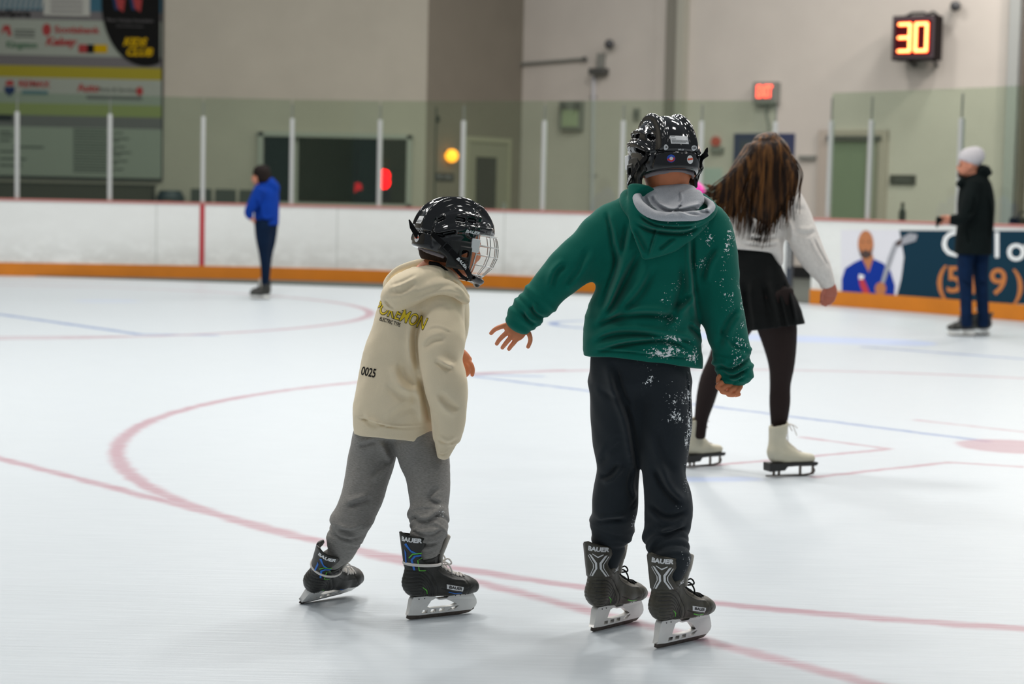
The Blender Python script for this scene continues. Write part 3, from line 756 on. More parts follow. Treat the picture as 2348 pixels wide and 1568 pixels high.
# column of the hall
cl = props(empty('trim_2', F3.at(1540, 300)), kind='structure')
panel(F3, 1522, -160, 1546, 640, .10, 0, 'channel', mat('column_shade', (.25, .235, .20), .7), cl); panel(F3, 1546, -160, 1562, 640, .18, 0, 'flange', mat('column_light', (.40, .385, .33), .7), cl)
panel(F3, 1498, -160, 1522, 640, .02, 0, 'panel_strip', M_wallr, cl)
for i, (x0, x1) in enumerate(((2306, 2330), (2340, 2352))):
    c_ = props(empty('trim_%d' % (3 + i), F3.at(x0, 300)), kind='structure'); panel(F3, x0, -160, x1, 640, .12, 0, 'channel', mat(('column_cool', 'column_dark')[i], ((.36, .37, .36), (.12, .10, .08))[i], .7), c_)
# exit sign
ex = props(empty('exit_sign', F3.at(1752, 210)), 'lit red exit sign in a square grey case on the wall above the long-haired skater', 'sign')
panel(F3, 1726, 188, 1780, 238, .14, 0, 'case', M_fix, ex); panel(F3, 1734, 195, 1771, 227, .012, .14, 'face', mat('exit_face', (.18, .17, .16), .5), ex)
ftext(F3, 'EXIT', 1752, 211, 23, mat('exit_glow', (.6, .02, .0), .5, emit=(1, .09, .05), es=3.2), ex, 'lettering', .16, bold=1.3, width=.52, th=.01)
cn2 = props(empty('conduit', F3.at(1756, 260)), 'short kinked conduit hanging below the lit exit sign', 'pipe')
b = MB(); b.tube([F3.at(1757, 238, .05), F3.at(1756, 258, .05), F3.at(1762, 285, .05), F3.at(1762, 300, .05)], .022, 8); b.build('tube', M_fix, cn2)
nb = props(empty('notice_board', F3.at(1748, 380)), 'dark blue framed notice board on the wall behind the long-haired skater', 'board')
panel(F3, 1680, 306, 1818, 470, .03, 0, 'backing', mat('navy_board', (.03, .04, .10), .6), nb); panel(F3, 1694, 322, 1804, 455, .006, .03, 'notice_sheet', mat('sheet_dark', (.07, .08, .11), .7), nb)
fa = props(empty('fire_alarm', F3.at(1641, 324)), 'small red round fire alarm on the wall between the two nearest heads', 'alarm')
b = MB(); b.cyl(F3.at(1641, 324, .0), F3.at(1641, 324, .07), .085, 18); b.build('bell', mat('alarm_red', (.42, .06, .04), .5), fa)
panel(F3, 1628, 337, 1657, 350, .06, 0, 'lower_box', M_fix, fa)
pt = props(empty('paper_notice', F3.at(1630, 410)), 'pale greenish paper notice low on the wall beside the notice board', 'notice')
panel(F3, 1612, 385, 1655, 450, .01, 0, 'sheet', mat('paper_green', (.45, .52, .49), .7), pt)
hs = props(empty('wall_bracket', F3.at(1850, 362)), 'small grey bracket on the pale wall between hair and gate post', 'bracket')
panel(F3, 1830, 356, 1868, 365, .06, 0, 'bar', M_fix, hs)
# doorways
d2 = props(empty('door_2', F3.at(1960, 400)), kind='structure')
bx = door(d2, F3, 1872, 2030, 298, mat('door_frame_taupe', (.42, .36, .31), .6), mat('door_green', (.18, .225, .15), .6), 22)
b = MB(); F3.box(b, 1893, 311, 2018, 321, .06, .03); b.build('closer_bar', M_fixd, d2)
b = MB(); F3.box(b, 1982, 322, 2010, 620, .02, .03); b.build('side_panel', mat('door_beige', (.27, .26, .20), .6), d2)
pl2 = props(empty('sign_plate', F3.at(2068, 412)), 'long dark sign plate on the wall right of the green door', 'sign')
panel(F3, 2040, 401, 2098, 423, .03, 0, 'plate', mat('plate_dark', (.035, .035, .03), .5), pl2); panel(F3, 2052, 408, 2086, 416, .004, .03, 'text_line', M_fixd, pl2)
for px, py, nm, lb in ((2012, 487, 'bottle', 'small dark bottle standing on the ledge behind the glass by the green door'), (2288, 502, 'bag', 'small black bag on the ledge, right of the person in the dark coat')):
    q, d = on_path(rgt, px); n = np.array([d[1], -d[0]]); c = q - n * .45; z = BH - .05
    r = props(empty(nm, (c[0], c[1], 0.01)), lb, nm)
    b = MB()
    if nm == 'bottle':
        b.cyl((c[0], c[1], z), (c[0], c[1], z + .2), .045, 14); b.cyl((c[0], c[1], z + .2), (c[0], c[1], z + .26), .03, 14, .018)
        b.build('body', mat('bottle_dark', (.02, .03, .035), .3), r); b = MB(); b.cyl((c[0], c[1], z + .26), (c[0], c[1], z + .30), .022, 12); b.build('cap', M_blackp, r)
    else:
        b.box((c[0], c[1], z + .08), (.36, .16, .16)); b.build('body', mat('bag_black', (.012, .013, .013), .7), r, bevel=.03)
        b = MB(); b.tube([(c[0] - .1, c[1], z + .15), (c[0] - .06, c[1], z + .22), (c[0] + .06, c[1], z + .22), (c[0] + .1, c[1], z + .15)], .01, 6); b.build('handle', mat('bag_black', (.012, .013, .013), .7), r)
q0, d0 = on_path(rgt, 2000); 
P2 = [p - np.array([0, 0]) for p in rgt]
b = MB(); strip(b, P2, BH - .09, BH - .05, -.75, -.11); sh = b.build('ledge', mat('ledge_grey', (.2, .2, .19), .6)); props(sh, 'grey ledge running behind the right-hand rink boards', 'shelf')
for k in (1, 6, 11):
    if k < len(P2):
        d = P2[k] - P2[k - 1]; d /= np.hypot(*d); n = np.array([d[1], -d[0]]); c = P2[k] - n * .6
        b = MB(); b.box((c[0], c[1], (BH - .09) / 2), (.05, .05, BH - .10)); b.build('leg', M_alu, sh)
# timer
tm = props(empty('countdown_clock', F3.at(2103, 90)), 'black lit timer showing 30 in glowing red digits, high on the right wall', 'clock')
pc = F3.at(2103, 88, .30); ang = R(-14); yaw = math.atan2(F3.u[1], F3.u[0]) + R(2)
ux = np.array([math.cos(yaw), math.sin(yaw), 0]); un_ = np.array([ux[1], -ux[0], 0]); k = pc[1] / FPX
tilt = R(8); uz = np.array([0, 0, 1.0])
b = MB(); b.box(pc, (104 * k, .30, 100 * k), X=[ux, un_, uz]); b.build('case', mat('clock_case', (.012, .008, .008), .7), tm, bevel=.01)
b = MB(); b.box(pc + un_ * .155, (98 * k, .02, 92 * k), X=[ux, un_, uz]); b.build('bezel', mat('clock_bezel', (.10, .08, .09), .7), tm)
b = MB(); b.box(pc + un_ * .17, (88 * k, .012, 80 * k), X=[ux, un_, uz]); b.build('screen', mat('clock_screen', (.05, .002, .006), .7), tm)
def digit(segs, cx_, halo=1.0):
    W_, H_ = 13.0 * k, 30 * k
    P = dict(a=((-1, 1), (1, 1)), b=((1, 1), (1, 0)), c=((1, 0), (1, -1)), d=((-1, -1), (1, -1)), e=((-1, 0), (-1, -1)), f=((-1, 1), (-1, 0)), g=((-1, 0), (1, 0)))
    b = MB()
    for s_ in segs:
        (x0, y0), (x1, y1) = P[s_]
        a_ = pc + un_ * .185 + ux * (cx_ * k + x0 * W_) + uz * y0 * H_; b_ = pc + un_ * .185 + ux * (cx_ * k + x1 * W_) + uz * y1 * H_
        b.tube([a_, b_], 2.9 * k * halo, 8); b.ball(a_, 2.9 * k * halo, 6); b.ball(b_, 2.9 * k * halo, 6)
    return b
M_led = mat('led_hot', (1, .2, .05), .4, emit=(1, .34, .10), es=5)
M_ledr = mat('led_red', (.6, .0, .0), .4, emit=(1, .012, .0), es=2.0)
for sg, cx_ in (('abcdg', -20), ('abcdef', 20)):
    me_ = digit(sg, cx_, 1.0)
    me_.build('digit', M_led, tm)
    h_ = digit(sg, cx_, 2.4); h_.v = [tuple(np.array(p) - un_ * .013) for p in h_.v]
    h_.v = [tuple(pc + (np.array(p) - pc) - un_ * (((np.array(p) - pc) @ un_) - .175) * .97) for p in h_.v]
    h_.build('digit_glow', M_ledr, tm)
b = MB(); b.cyl(pc - uz * 50 * k - ux * .12, F3.at(2098, 150, 0), .03, 8); b.cyl(pc - uz * 50 * k + ux * .3, F3.at(2148, 150, 0), .03, 8); b.cyl(pc, F3.at(2115, 88, 0), .05, 8); b.build('bracket', M_blackp, tm)
b = MB(); b.tube([pc + uz * 50 * k - ux * .2, pc + uz * 57 * k - ux * .1, pc + uz * 57 * k + ux * .1, pc + uz * 52 * k + ux * .15, pc + uz * 58 * k + ux * .25, pc + uz * 50 * k + ux * .33], .022, 8); b.build('cable', M_blackp, tm)
# ================================================================ FIGURE TOOLS
class Fig:
    """lays joints out from picture columns/rows at a figure's own distance; radii in the same unit"""
    def __init__(s, Y0): s.Y = Y0; s.k = Y0 / FPX
    def p(s, px, py, dy=0.0): return W(px, py, s.Y + dy)
    def inv(s, q):
        v = np.array(q) - CAM; z = v @ FW; return 1174 + FPX * (v @ RT) / z, 784 - FPX * (v @ UP) / z, q[1] - s.Y
    def rows(s, L):
        o = []
        for r in L:
            q = s.p(r[0], r[1], r[2]); kk = (s.Y + r[2]) / FPX
            o.append([*q, r[3] * kk, (r[4] if len(r) > 4 else r[3]) * kk])
        return o
    def field(s, x0, y0, x1, y1, d0, d1, h):
        a = s.p(x0, y1, 0); b = s.p(x1, y0, 0)
        return Field((min(a[0], b[0]), s.Y + d0, min(a[2], b[2])), (max(a[0], b[0]), s.Y + d1, max(a[2], b[2])), h)
    def limb(s, F, L, k=.02, sm=3, rot=0, op='u', cap=None):
        F.achain(s.rows(L), k, sm, rot, op, cap if cap is not None else (1.0 if F.h < .0032 else .5))
    def fold(s, F, line, amp, wd, side=1.0, front=True, ym=0.03):
        """a crease on the camera-facing (or far) half: valley plus a soft ridge beside it"""
        P = cat(np.array([[*(s.p(a, b)[[0, 2]])] for a, b in line]), 5) if len(line) > 2 else np.array([[*(s.p(a, b)[[0, 2]])] for a, b in line])
        mg = 3.5 * wd
        lo = (P[:, 0].min() - mg, s.Y - 1 if front else s.Y - ym, P[:, 1].min() - mg); hi = (P[:, 0].max() + mg, s.Y + ym if front else s.Y + 1, P[:, 1].max() + mg)
        sl, q = F.sub(lo, hi)
        if sl is None: return
        X, Z = q[0][:, 0, :], q[2][0, :, :]
        X, Z = np.broadcast_arrays(X, Z); best = np.full(X.shape, 1e3); sg = np.zeros(X.shape); tt = np.zeros(X.shape)
        for i in range(len(P) - 1):
            a, b = P[i], P[i + 1]; ab = b - a; L2 = float(ab @ ab) + 1e-12
            vx, vz = X - a[0], Z - a[1]; t = np.clip((vx * ab[0] + vz * ab[1]) / L2, 0, 1)
            d2 = (vx - t * ab[0]) ** 2 + (vz - t * ab[1]) ** 2; mm = d2 < best
            best = np.where(mm, d2, best); sg = np.where(mm, np.sign(ab[0] * vz - ab[1] * vx), sg); tt = np.where(mm, (i + t) / (len(P) - 1), tt)
        r = np.sqrt(best) * sg * side
        tp = np.clip(np.minimum(tt, 1 - tt) * 4, 0, 1); tp = tp * tp * (3 - 2 * tp)
        wd = wd * .8; v = 2.0 * amp * (np.exp(-(r / wd) ** 2) - .75 * np.exp(-((r - 1.7 * wd) / (1.2 * wd)) ** 2)) * tp
        D = F.d[sl]; ny = -np.gradient(D, F.h, axis=1) if D.shape[1] > 2 else np.ones_like(D); ny = np.clip((ny if front else -ny) * 1.5 - .25, 0, 1); F.d[sl] += (v[:, None, :] * ny).astype(np.float32)
def achain(F, pts, k=.02, sm=3, rot=0, op='u', cap=1.0):
    P = cat(pts, sm) if (sm > 1 and len(pts) > 2) else np.array(pts, float); P[:, 3:5] = np.maximum(P[:, 3:5], .0012)
    mg = .05
    lo = (P[:, :3] - P[:, 3:5].max(1)[:, None]).min(0) - mg; hi = (P[:, :3] + P[:, 3:5].max(1)[:, None]).max(0) + mg
    sl, q = F.sub(lo, hi)
    if sl is None: return
    tmp = np.full(F.d[sl].shape, .05, np.float32); base = [x.start for x in sl]
    c, sn = math.cos(rot), math.sin(rot)
    for i in range(len(P) - 1):
        a, b = P[i], P[i + 1]; r = max(a[3:5].max(), b[3:5].max()) + mg
        s2, q2 = F.sub(np.minimum(a[:3], b[:3]) - r, np.maximum(a[:3], b[:3]) + r)
        if s2 is None: continue
        T = b[:3] - a[:3]; T = T / (np.linalg.norm(T) + 1e-9); S = np.cross(T, FW)
        if np.linalg.norm(S) < .25: S = RT - T * (RT @ T)
        S /= np.linalg.norm(S); D = np.cross(T, S); S = c * S + sn * D
        d = Field.seg(q2, a[:3], b[:3], a[3:5], b[3:5], S, cap)
        s3 = tuple(slice(x.start - y, x.stop - y) for x, y in zip(s2, base))
        cut3 = tuple(slice(max(0, -z.start), None) for z in s3); s3 = tuple(slice(max(z.start, 0), z.stop) for z in s3)
        w_ = tmp[s3]; d = d[cut3][:w_.shape[0], :w_.shape[1], :w_.shape[2]]
        tmp[s3] = np.minimum(w_, d)
    F.put(sl, tmp, k, op)
Field.achain = achain
def groovew(s, line, amp, wd, w=(1, 1, 1), lo=None, hi=None):
    """groove measured with axis weights; lo/hi bound the region"""
    P = cat(line, 4) if len(line) > 2 else np.array(line, float)
    l = P.min(0) - 3 * wd; h = P.max(0) + 3 * wd
    for i in range(3):
        if w[i] == 0: l[i] = lo[i]; h[i] = hi[i]
    sl, q = s.sub(l, h)
    if sl is None: return
    best = np.full(s.d[sl].shape, 1e3, np.float32)
    for i in range(len(P) - 1):
        a, b = P[i], P[i + 1]; ab = (b - a) * w; L2 = float(ab @ ab) + 1e-12
        v = [(q[j] - a[j]) * w[j] for j in range(3)]
        t = np.clip(sum(v[j] * ab[j] for j in range(3)) / L2, 0, 1)
        best = np.minimum(best, sum((v[j] - t * ab[j]) ** 2 for j in range(3)))
    s.d[sl] += (amp * np.exp(-best / wd ** 2)).astype(np.float32)
Field.groovew = groovew
def bunch(a, b, r, n, rnd, amp=.12, d=None, dx=2):
    """rows of a gathered sleeve or trouser end between rows a and b"""
    o = []
    for i in range(2 * n + 1):
        t = i / (2 * n); f = 1 + 1.7 * (amp if i % 2 == 0 else -amp) * rnd.uniform(.5, 1.2)
        o.append([a[0] + (b[0] - a[0]) * t + rnd.uniform(-dx, dx), a[1] + (b[1] - a[1]) * t, a[2] + (b[2] - a[2]) * t, (r[0] + (r[1] - r[0]) * t) * f, (r[0] + (r[1] - r[0]) * t) * f * (d or 1)])
    return o
class Caster:
    def __init__(s, *mes):
        v = []; f = []
        for me in mes:
            b = len(v); v += [x.co.copy() for x in me.vertices]; f += [tuple(i + b for i in p.vertices) for p in me.polygons]
        s.t = BVHTree.FromPolygons(v, f)
    def cam(s, px, py, off=.002, far=60):
        d = ray(px, py); d = d / np.linalg.norm(d); h = s.t.ray_cast(V(CAM), V(d), far)
        if h[0] is None: return None
        return np.array(h[0]) - d * off
    def hit(s, p, d, off=.002, far=1.0):
        d = np.array(d, float) / np.linalg.norm(d); h = s.t.ray_cast(V(p), V(d), far)
        if h[0] is None: return None
        return np.array(h[0]) - d * off
def drape(me, fn, cs, name, mt, parent, off=.002, fine=2.2):
    """me: flat mesh in picture units, fn maps its xy to a picture point; laid on the cloth surface under it"""
    subdiv(me, fine); bm = bmesh.new(); bm.from_mesh(me); bad = []
    for v in bm.verts:
        q = cs.cam(*fn(v.co.x, v.co.y), off)
        if q is None: bad.append(v)
        else: v.co = V(q)
    bmesh.ops.delete(bm, geom=bad, context='VERTS'); bm.to_mesh(me); bm.free(); me.update()
    return link(name, me, mt, parent)

def snow_cloth(name, c, blobs, rough=.9, F=None, heather=0.0, stretch=None, nb=.12):
    mt, N, L, B = nodes(name); b = NB(mt); tc = N.new('ShaderNodeTexCoord'); src = tc.outputs['Object']
    n0 = N.new('ShaderNodeTexNoise'); n0.inputs['Scale'].default_value = 420; n0.inputs['Detail'].default_value = 3
    if stretch:
        mp = N.new('ShaderNodeMapping'); mp.inputs['Scale'].default_value = stretch; L.new(src, mp.inputs[0]); L.new(mp.outputs[0], n0.inputs[0])
    else: L.new(src, n0.inputs[0])
    base = b.mix(n0.outputs[0], tuple(x * (1 - nb - heather) for x in c), tuple(x * (1 + nb + heather) for x in c))
    if blobs:
        n1 = N.new('ShaderNodeTexNoise'); n1.inputs['Scale'].default_value = 150; n1.inputs['Detail'].default_value = 3; n1.inputs['Roughness'].default_value = .65; L.new(src, n1.inputs[0])
        n2 = N.new('ShaderNodeTexNoise'); n2.inputs['Scale'].default_value = 28; n2.inputs['Detail'].default_value = 2; L.new(src, n2.inputs[0])
        sp = N.new('ShaderNodeSeparateXYZ'); L.new(src, sp.inputs[0]); tot = None
        for (px, py, rx, ry, s_) in blobs:
            q = F.p(px, py); k = F.k
            d = b.m('SQRT', b.m('ADD', b.m('POWER', b.m('MULTIPLY', b.m('SUBTRACT', sp.outputs[0], float(q[0])), 1 / (rx * k)), 2), b.m('POWER', b.m('MULTIPLY', b.m('SUBTRACT', sp.outputs[2], float(q[2])), 1 / (ry * k)), 2)))
            v = b.m('MULTIPLY', b.edge(d, .55, .55), s_)
            tot = v if tot is None else b.m('MAXIMUM', tot, v)
        f = b.m('ADD', b.m('ADD', b.m('MULTIPLY', n1.outputs[0], 1.0), b.m('MULTIPLY', b.m('SUBTRACT', n2.outputs[0], .5), .55)), b.m('MULTIPLY', tot, .24))
        g = b.m('MULTIPLY', b.m('GREATER_THAN', f, .748), b.m('GREATER_THAN', tot, .04))
        base = b.mix(g, base, (.93, .96, .97))
    L.new(base, B.inputs['Base Color']); B.inputs['Roughness'].default_value = rough; B.inputs['Specular IOR Level'].default_value = .2; B.inputs['Sheen Weight'].default_value = .12
    bp = N.new('ShaderNodeBump'); bp.inputs['Strength'].default_value = .25; bp.inputs['Distance'].default_value = .001; L.new(n0.outputs[0], bp.inputs['Height']); L.new(bp.outputs[0], B.inputs['Normal'])
    return mt

# ---------------------------------------------------------------- materials of people
M_skin = mat('skin', (.78, .27, .125), .5, noise=.08, nscale=40, spec=.35)
M_skin2 = mat('skin_cool', (.50, .20, .12), .55, noise=.08, nscale=40)
M_shell = mat('helmet_shell', (.006, .006, .007), .07, spec=.6, coat=.4)
M_matte = mat('helmet_matte', (.020, .020, .019), .32)
M_web = mat('webbing', (.008, .008, .009), .75, bump=.3, bscale=900)
M_wire = mat('cage_wire', (.72, .72, .70), .28, metal=.75)
M_white = mat('white_print', (.80, .81, .82), .45)
M_foam = mat('foam_liner', (.26, .23, .24), .8)
M_boot1 = mat('boot_graphite', (.055, .050, .036), .42, noise=.25, nscale=60, bump=.3, bscale=500)
M_boot2 = mat('boot_black', (.016, .016, .013), .38, noise=.2, nscale=60, bump=.3, bscale=500)
M_holder = mat('blade_holder', (.86, .85, .82), .3, noise=.04, nscale=20)
M_steel = mat('blade_steel', (.12, .10, .085), .35, metal=.7, noise=.3, nscale=80)
M_blue = mat('neon_blue', (.01, .16, .62), .4); M_greenn = mat('neon_green', (.12, .62, .04), .4)
M_lacew = mat('white_lace', (.74, .70, .66), .8); M_laceb = mat('black_lace', (.012, .013, .013), .7)
M_felt = mat('tongue_felt', (.58, .55, .50), .9, bump=.4, bscale=500)

def local_mesh(F, name, M): 
    me = F.mesh(name, 1)
    return me
# ================================================================ HELMET  (x forward, y left, z up, metres)
def helmet_parts(neckstrap=True):
    """returns list of (name, mesh, material) in local coordinates; first is the shell"""
    out = []
    F = Field((-.17, -.135, -.14), (.165, .135, .16), .0024)
    F.ell((0, 0, .018), (.130, .107, .117), 0)
    F.ell((-.035, 0, -.022), (.103, .101, .10), .02)
    F.ell((.07, 0, .035), (.070, .085, .06), .02)
    # two long crown ridges and a flat saddle between them
    for sy in (-1, 1):
        A = [(.112, sy * .036, .062, .010, .006), (.096, sy * .040, .083, .014, .009), (.06, sy * .043, .110, .018, .012), (0, sy * .045, .124, .019, .012), (-.055, sy * .046, .111, .019, .012), (-.095, sy * .050, .078, .019, .012), (-.116, sy * .056, .035, .016, .010), (-.117, sy * .060, .010, .010, .006)]
        F.achain([list(a) for a in A], .014, 8)
        # side wing swelling
        F.achain([[.10, sy * .072, .05, .012, .010], [.04, sy * .098, .042, .014, .010], [-.03, sy * .102, .03, .014, .010], [-.085, sy * .085, .0, .012, .010]], .012, 8)
        F.achain([[.06, sy * .080, .080, .010, .008], [0, sy * .088, .078, .012, .008], [-.06, sy * .082, .062, .010, .008]], .008, 8)
        # vents
        F.boxs((-.012, sy * .098, .066), (.016, .016, .0065), rd=.003, k=.003, op='s')
        F.boxs((.028, sy * .096, .069), (.015, .016, .0060), rd=.003, k=.003, op='s')
        F.boxs((-.052, sy * .100, .012), (.030, .014, .0055), A=[[.93, 0, .36], [0, 1, 0], [-.36, 0, .93]], rd=.003, k=.003, op='s')
        F.boxs((-.075, sy * .080, .055), (.014, .014, .0055), A=[[.8, 0, .6], [0, 1, 0], [-.6, 0, .8]], rd=.003, k=.003, op='s')
        # name panel recess border
        for line in ([(.018, 0, .045), (.085, 0, .040)], [(.018, 0, .045), (.015, 0, .016), (.07, 0, .004)], [(-.03, 0, .10), (-.085, 0, .06), (-.10, 0, .0), (-.09, 0, -.04)], [(.115, 0, .06), (.05, 0, .055), (-.02, 0, .05)]):
            F.groovew(np.array(line, float), .0032, .0028, (1, 0, 1), (0, .03 if sy > 0 else -.135, 0), (0, .135 if sy > 0 else -.03, 0))
        for z in (.035, .022, .009): F.groovew(np.array([(.085, 0, z), (.135, 0, z - .002)]), .0025, .003, (1, 0, 1), (0, .02 if sy > 0 else -.135, 0), (0, .135 if sy > 0 else -.02, 0))
    # front/back shell joint
    F.groovew(np.array([(.045, 0, .02), (.05, 0, .16)]), .003, .0025, (1, 0, 1), (0, -.135, 0), (0, .135, 0))
    # back gap between crown shell and occipital panel
    F.groovew(np.array([(0, -.11, -.002), (0, -.06, .006), (0, 0, .008), (0, .06, .006), (0, .11, -.002)]), .006, .004, (0, 1, 1), (-.17, 0, 0), (-.06, 0, 0))
    # openings
    F.ell((.012, 0, -.03), (.112, .090, .118), .003, 's')
    F.boxs((.135, 0, -.115), (.085, .2, .142), rd=.02, k=.006, op='s')           # face
    F.boxs((.01, 0, -.16), (.08, .2, .085), rd=.02, k=.006, op='s')
    F.boxs((0, 0, -.156), (.3, .3, .085), A=[[.985, 0, -.17], [0, 1, 0], [.17, 0, .985]], rd=.01, k=.004, op='s')
    shell = F.mesh('helmet', 3); out.append(('helmet', shell, M_shell))
    cs = Caster(shell)
    # ear guards
    for sy in (-1, 1):
        E = Field((-.09, sy * .105 - .04, -.125), (.08, sy * .105 + .04, .03), .0024)
        E.achain([[-.052, sy * .092, -.012, .014, .007], [.0, sy * .099, -.018, .022, .008], [.042, sy * .093, -.012, .014, .007]], .006, 3)
        E.boxs((.005, sy * .098, -.052), (.042, .008, .048), rd=.007, k=.01)
        E.boxs((-.03, sy * .094, -.045), (.038, .007, .024), A=[[.9, 0, -.43], [0, 1, 0], [.43, 0, .9]], rd=.006, k=.01)
        E.boxs((.020, sy * .106, -.055), (.022, .006, .034), rd=.004, k=.002)
        E.boxs((.020, sy * .105, -.045), (.012, .03, .012), rd=.006, k=.003, op='s')
        E.boxs((.020, sy * .112, -.073), (.015, .004, .006), rd=.003, k=.001, op='s')
        out.append(('ear_guard', E.mesh('ear_guard', 1), M_matte))
    # cage
    zs = [.028, -.008, -.040, -.075, -.108, -.132]; xs = [.150, .163, .166, .155, .128, .104]; wy = [.092, .096, .094, .086, .070, .050]
    def C(th, j):
        j0 = int(min(max(math.floor(j), 0), 4)); t = j - j0; f = lambda a: a[j0] + (a[j0 + 1] - a[j0]) * t
        return np.array([.05 + (f(xs) - .05) * math.cos(th), f(wy) * math.sin(th), f(zs)])
    b = MB()
    for j in range(6):
        b.tube([C(R(a), j) for a in range(-84, 85, 8)], .0019 if 0 < j < 5 else .0028, 6)
    for a in (-84, -56, -33, -11, 11, 33, 56, 84):
        b.tube([C(R(a), j) for j in (0, .5, 1, 1.5, 2, 2.5, 3, 3.5, 4, 4.5, 5)], .0028 if abs(a) == 84 else .0018, 6)
    out.append(('face_cage', ('MB', b), M_wire))
    # cage clips, chin cup
    b = MB()
    for sy in (-1, 1): b.box((.052, sy * .104, -.012), (.030, .008, .046))
    out.append(('cage_clip', ('MBb', b), M_white))
    E = Field((.05, -.06, -.155), (.14, .06, -.075), .0024)
    E.achain([[.075, -.045, -.118, .012, .018], [.105, -.022, -.126, .013, .020], [.112, 0, -.128, .013, .022], [.105, .022, -.126, .013, .020], [.075, .045, -.118, .012, .018]], .01, 3)
    out.append(('chin_cup', E.mesh('chin_cup', 1), M_matte))
    # straps
    for sy in (-1, 1):
        def onside(x, z, off=.0035):
            q = cs.hit((x, sy * .2, z), (0, -sy, 0), off)
            return q if q is not None and abs(q[1]) > .07 else np.array([x, sy * .108, z])
        b = MB()
        pts = [onside(-.105, .004), onside(-.085, -.008), np.array([-.055, sy * .107, -.028]), np.array([-.02, sy * .115, -.052]), np.array([.02, sy * .118, -.085]), np.array([.052, sy * .096, -.112]), np.array([.075, sy * .05, -.124])]
        P = cat(pts, 4)
        for i in range(len(P) - 1):
            t = P[i + 1] - P[i]; L_ = np.linalg.norm(t); t /= L_; n = np.array([0, sy, 0]) - t * t[1] * sy; n /= np.linalg.norm(n); u = np.cross(t, n)
            b.box((P[i] + P[i + 1]) / 2, (L_ * 1.06, .0026, .017), X=[t, n, u])
        b.tube([np.array([-.04, sy * .098, -.07]), np.array([-.01, sy * .099, -.095]), np.array([.03, sy * .082, -.12]), np.array([.06, sy * .055, -.13])], .0055, 8, flat=.4)
        out.append(('chin_strap', ('MB', b), M_web))
        b = MB(); c = np.array([-.045, sy * .1115, -.034]); t = np.array([.82, 0, -.57]); u = np.array([.57, 0, .82]); n = np.array([0, sy, 0.])
        for e in (-1, 1): b.box(c + t * .013 * e, (.003, .004, .025), X=[t, n, u]); b.box(c + u * .0115 * e, (.028, .004, .003), X=[t, n, u])
        out.append(('buckle', ('MB', b), M_blackp))
        px_ = [float(p[0]) for p in P]; py_ = [abs(float(p[1])) for p in P]; me = text_mesh('BAUER', .0145, 0, .0006, .25, 1.15); subdiv(me, .006); t = np.array([.80, 0, -.60]) if sy < 0 else np.array([-.80, 0, .60]); c = np.array([.012, sy * .1130, -.078]); u = np.array([.6, 0, .8])
        if sy > 0: u = np.array([.6, 0, .8])
        mv(me, lambda q: (lambda w_: np.array([w_[0], sy * (float(np.interp(w_[0] - .35 * q.y, px_, py_)) + .0022), w_[2]]))(c + t * q.x + u * q.y)); out.append(('strap_lettering', me, M_white))
        # name on the side panel
        me = text_mesh('BAUER', .0135, 0, .0006, .25, 1.3); subdiv(me, .004)
        def pl(q, sy=sy):
            x = .034 + (-sy) * q.x; z = .030 + q.y; h = cs.hit((x, sy * .2, z), (0, -sy, 0), .0012); return h if h is not None else np.array([x, sy * .11, z])
        mv(me, pl); out.append(('side_lettering', me, M_white))
    # labels
    # labels on the back
    def back(y, z, off=.0012):
        h = cs.hit((-.3, y, z), (1, 0, 0), off); return h if h is not None else np.array([-.13, y, z])
    def bl(loops, name, mt, off=.0012):
        me = curve_mesh(loops); subdiv(me, .006); mv(me, lambda q: back(-q.x, q.y, off)); out.append((name, me, mt))
    bl([[(-.031, .030), (.031, .030), (.031, .056), (-.031, .056)]], 'size_label', M_white, .0014)
    for i, (w0, w1) in enumerate(((-.028, -.016), (-.028, -.014), (-.028, .028), (-.028, .028), (-.028, .02))):
        z = (.0525, .0445, .0405, .037, .034)[i]; bl([[(w0, z), (w1, z), (w1, z + .0012), (w0, z + .0012)]], 'label_print', mat('print_black', (.02, .02, .02), .5), .0020)
    for sx, z in ((-.049, .018), (.049, .018)):
        bl([blob(sx, z, .0085, .0085, 24)], 'round_sticker', M_white, .0014)
        me = text_mesh('CE', .009, 0, .0003); subdiv(me, .004); mv(me, lambda q, sx=sx, z=z: back(-(q.x + sx), z + q.y, .0022)); out.append(('sticker_print', me, mat('print_black', (.02, .02, .02), .5)))
    me = text_mesh('IMS 5.0', .0065, 0, .0002); subdiv(me, .004); mv(me, lambda q: back(-q.x, .0105 + q.y, .0022)); out.append(('model_print', me, M_white))
    bl([blob(-.034, -.018, .0125, .0125, 28)], 'crest_sticker', mat('sticker_blue', (.03, .10, .55), .4), .0014)
    bl([blob(-.034, -.018, .0105, .0105, 28, 0)[14:] ], 'sticker_ring', mat('sticker_red', (.70, .04, .04), .4), .0020)
    bl([[(-.045, -.019), (-.023, -.015), (-.023, -.019), (-.045, -.025)], ], 'sticker_ring', mat('sticker_red', (.70, .04, .04), .4), .0021)
    bl([blob(-.034, -.018, .0055, .0055, 20)], 'sticker_centre', M_white, .0026)
    bl([blob(.032, -.020, .0125, .0135, 28)], 'round_label', M_white, .0014)
    bl([[(.022, -.023), (.043, -.020), (.043, -.014), (.022, -.017)]], 'label_band', mat('sticker_orange', (.75, .10, .04), .4), .0020)
    # soft liner edge
    L_ = Field((-.14, -.11, -.12), (-.02, .11, -.05), .003)
    L_.achain([[-.045, -.082, -.066, .007, .005], [-.088, -.058, -.058, .008, .005], [-.103, 0, -.052, .008, .005], [-.088, .058, -.058, .008, .005], [-.045, .082, -.066, .007, .005]], .005, 4)
    out.append(('liner', L_.mesh('liner', 1), M_foam))
    return out
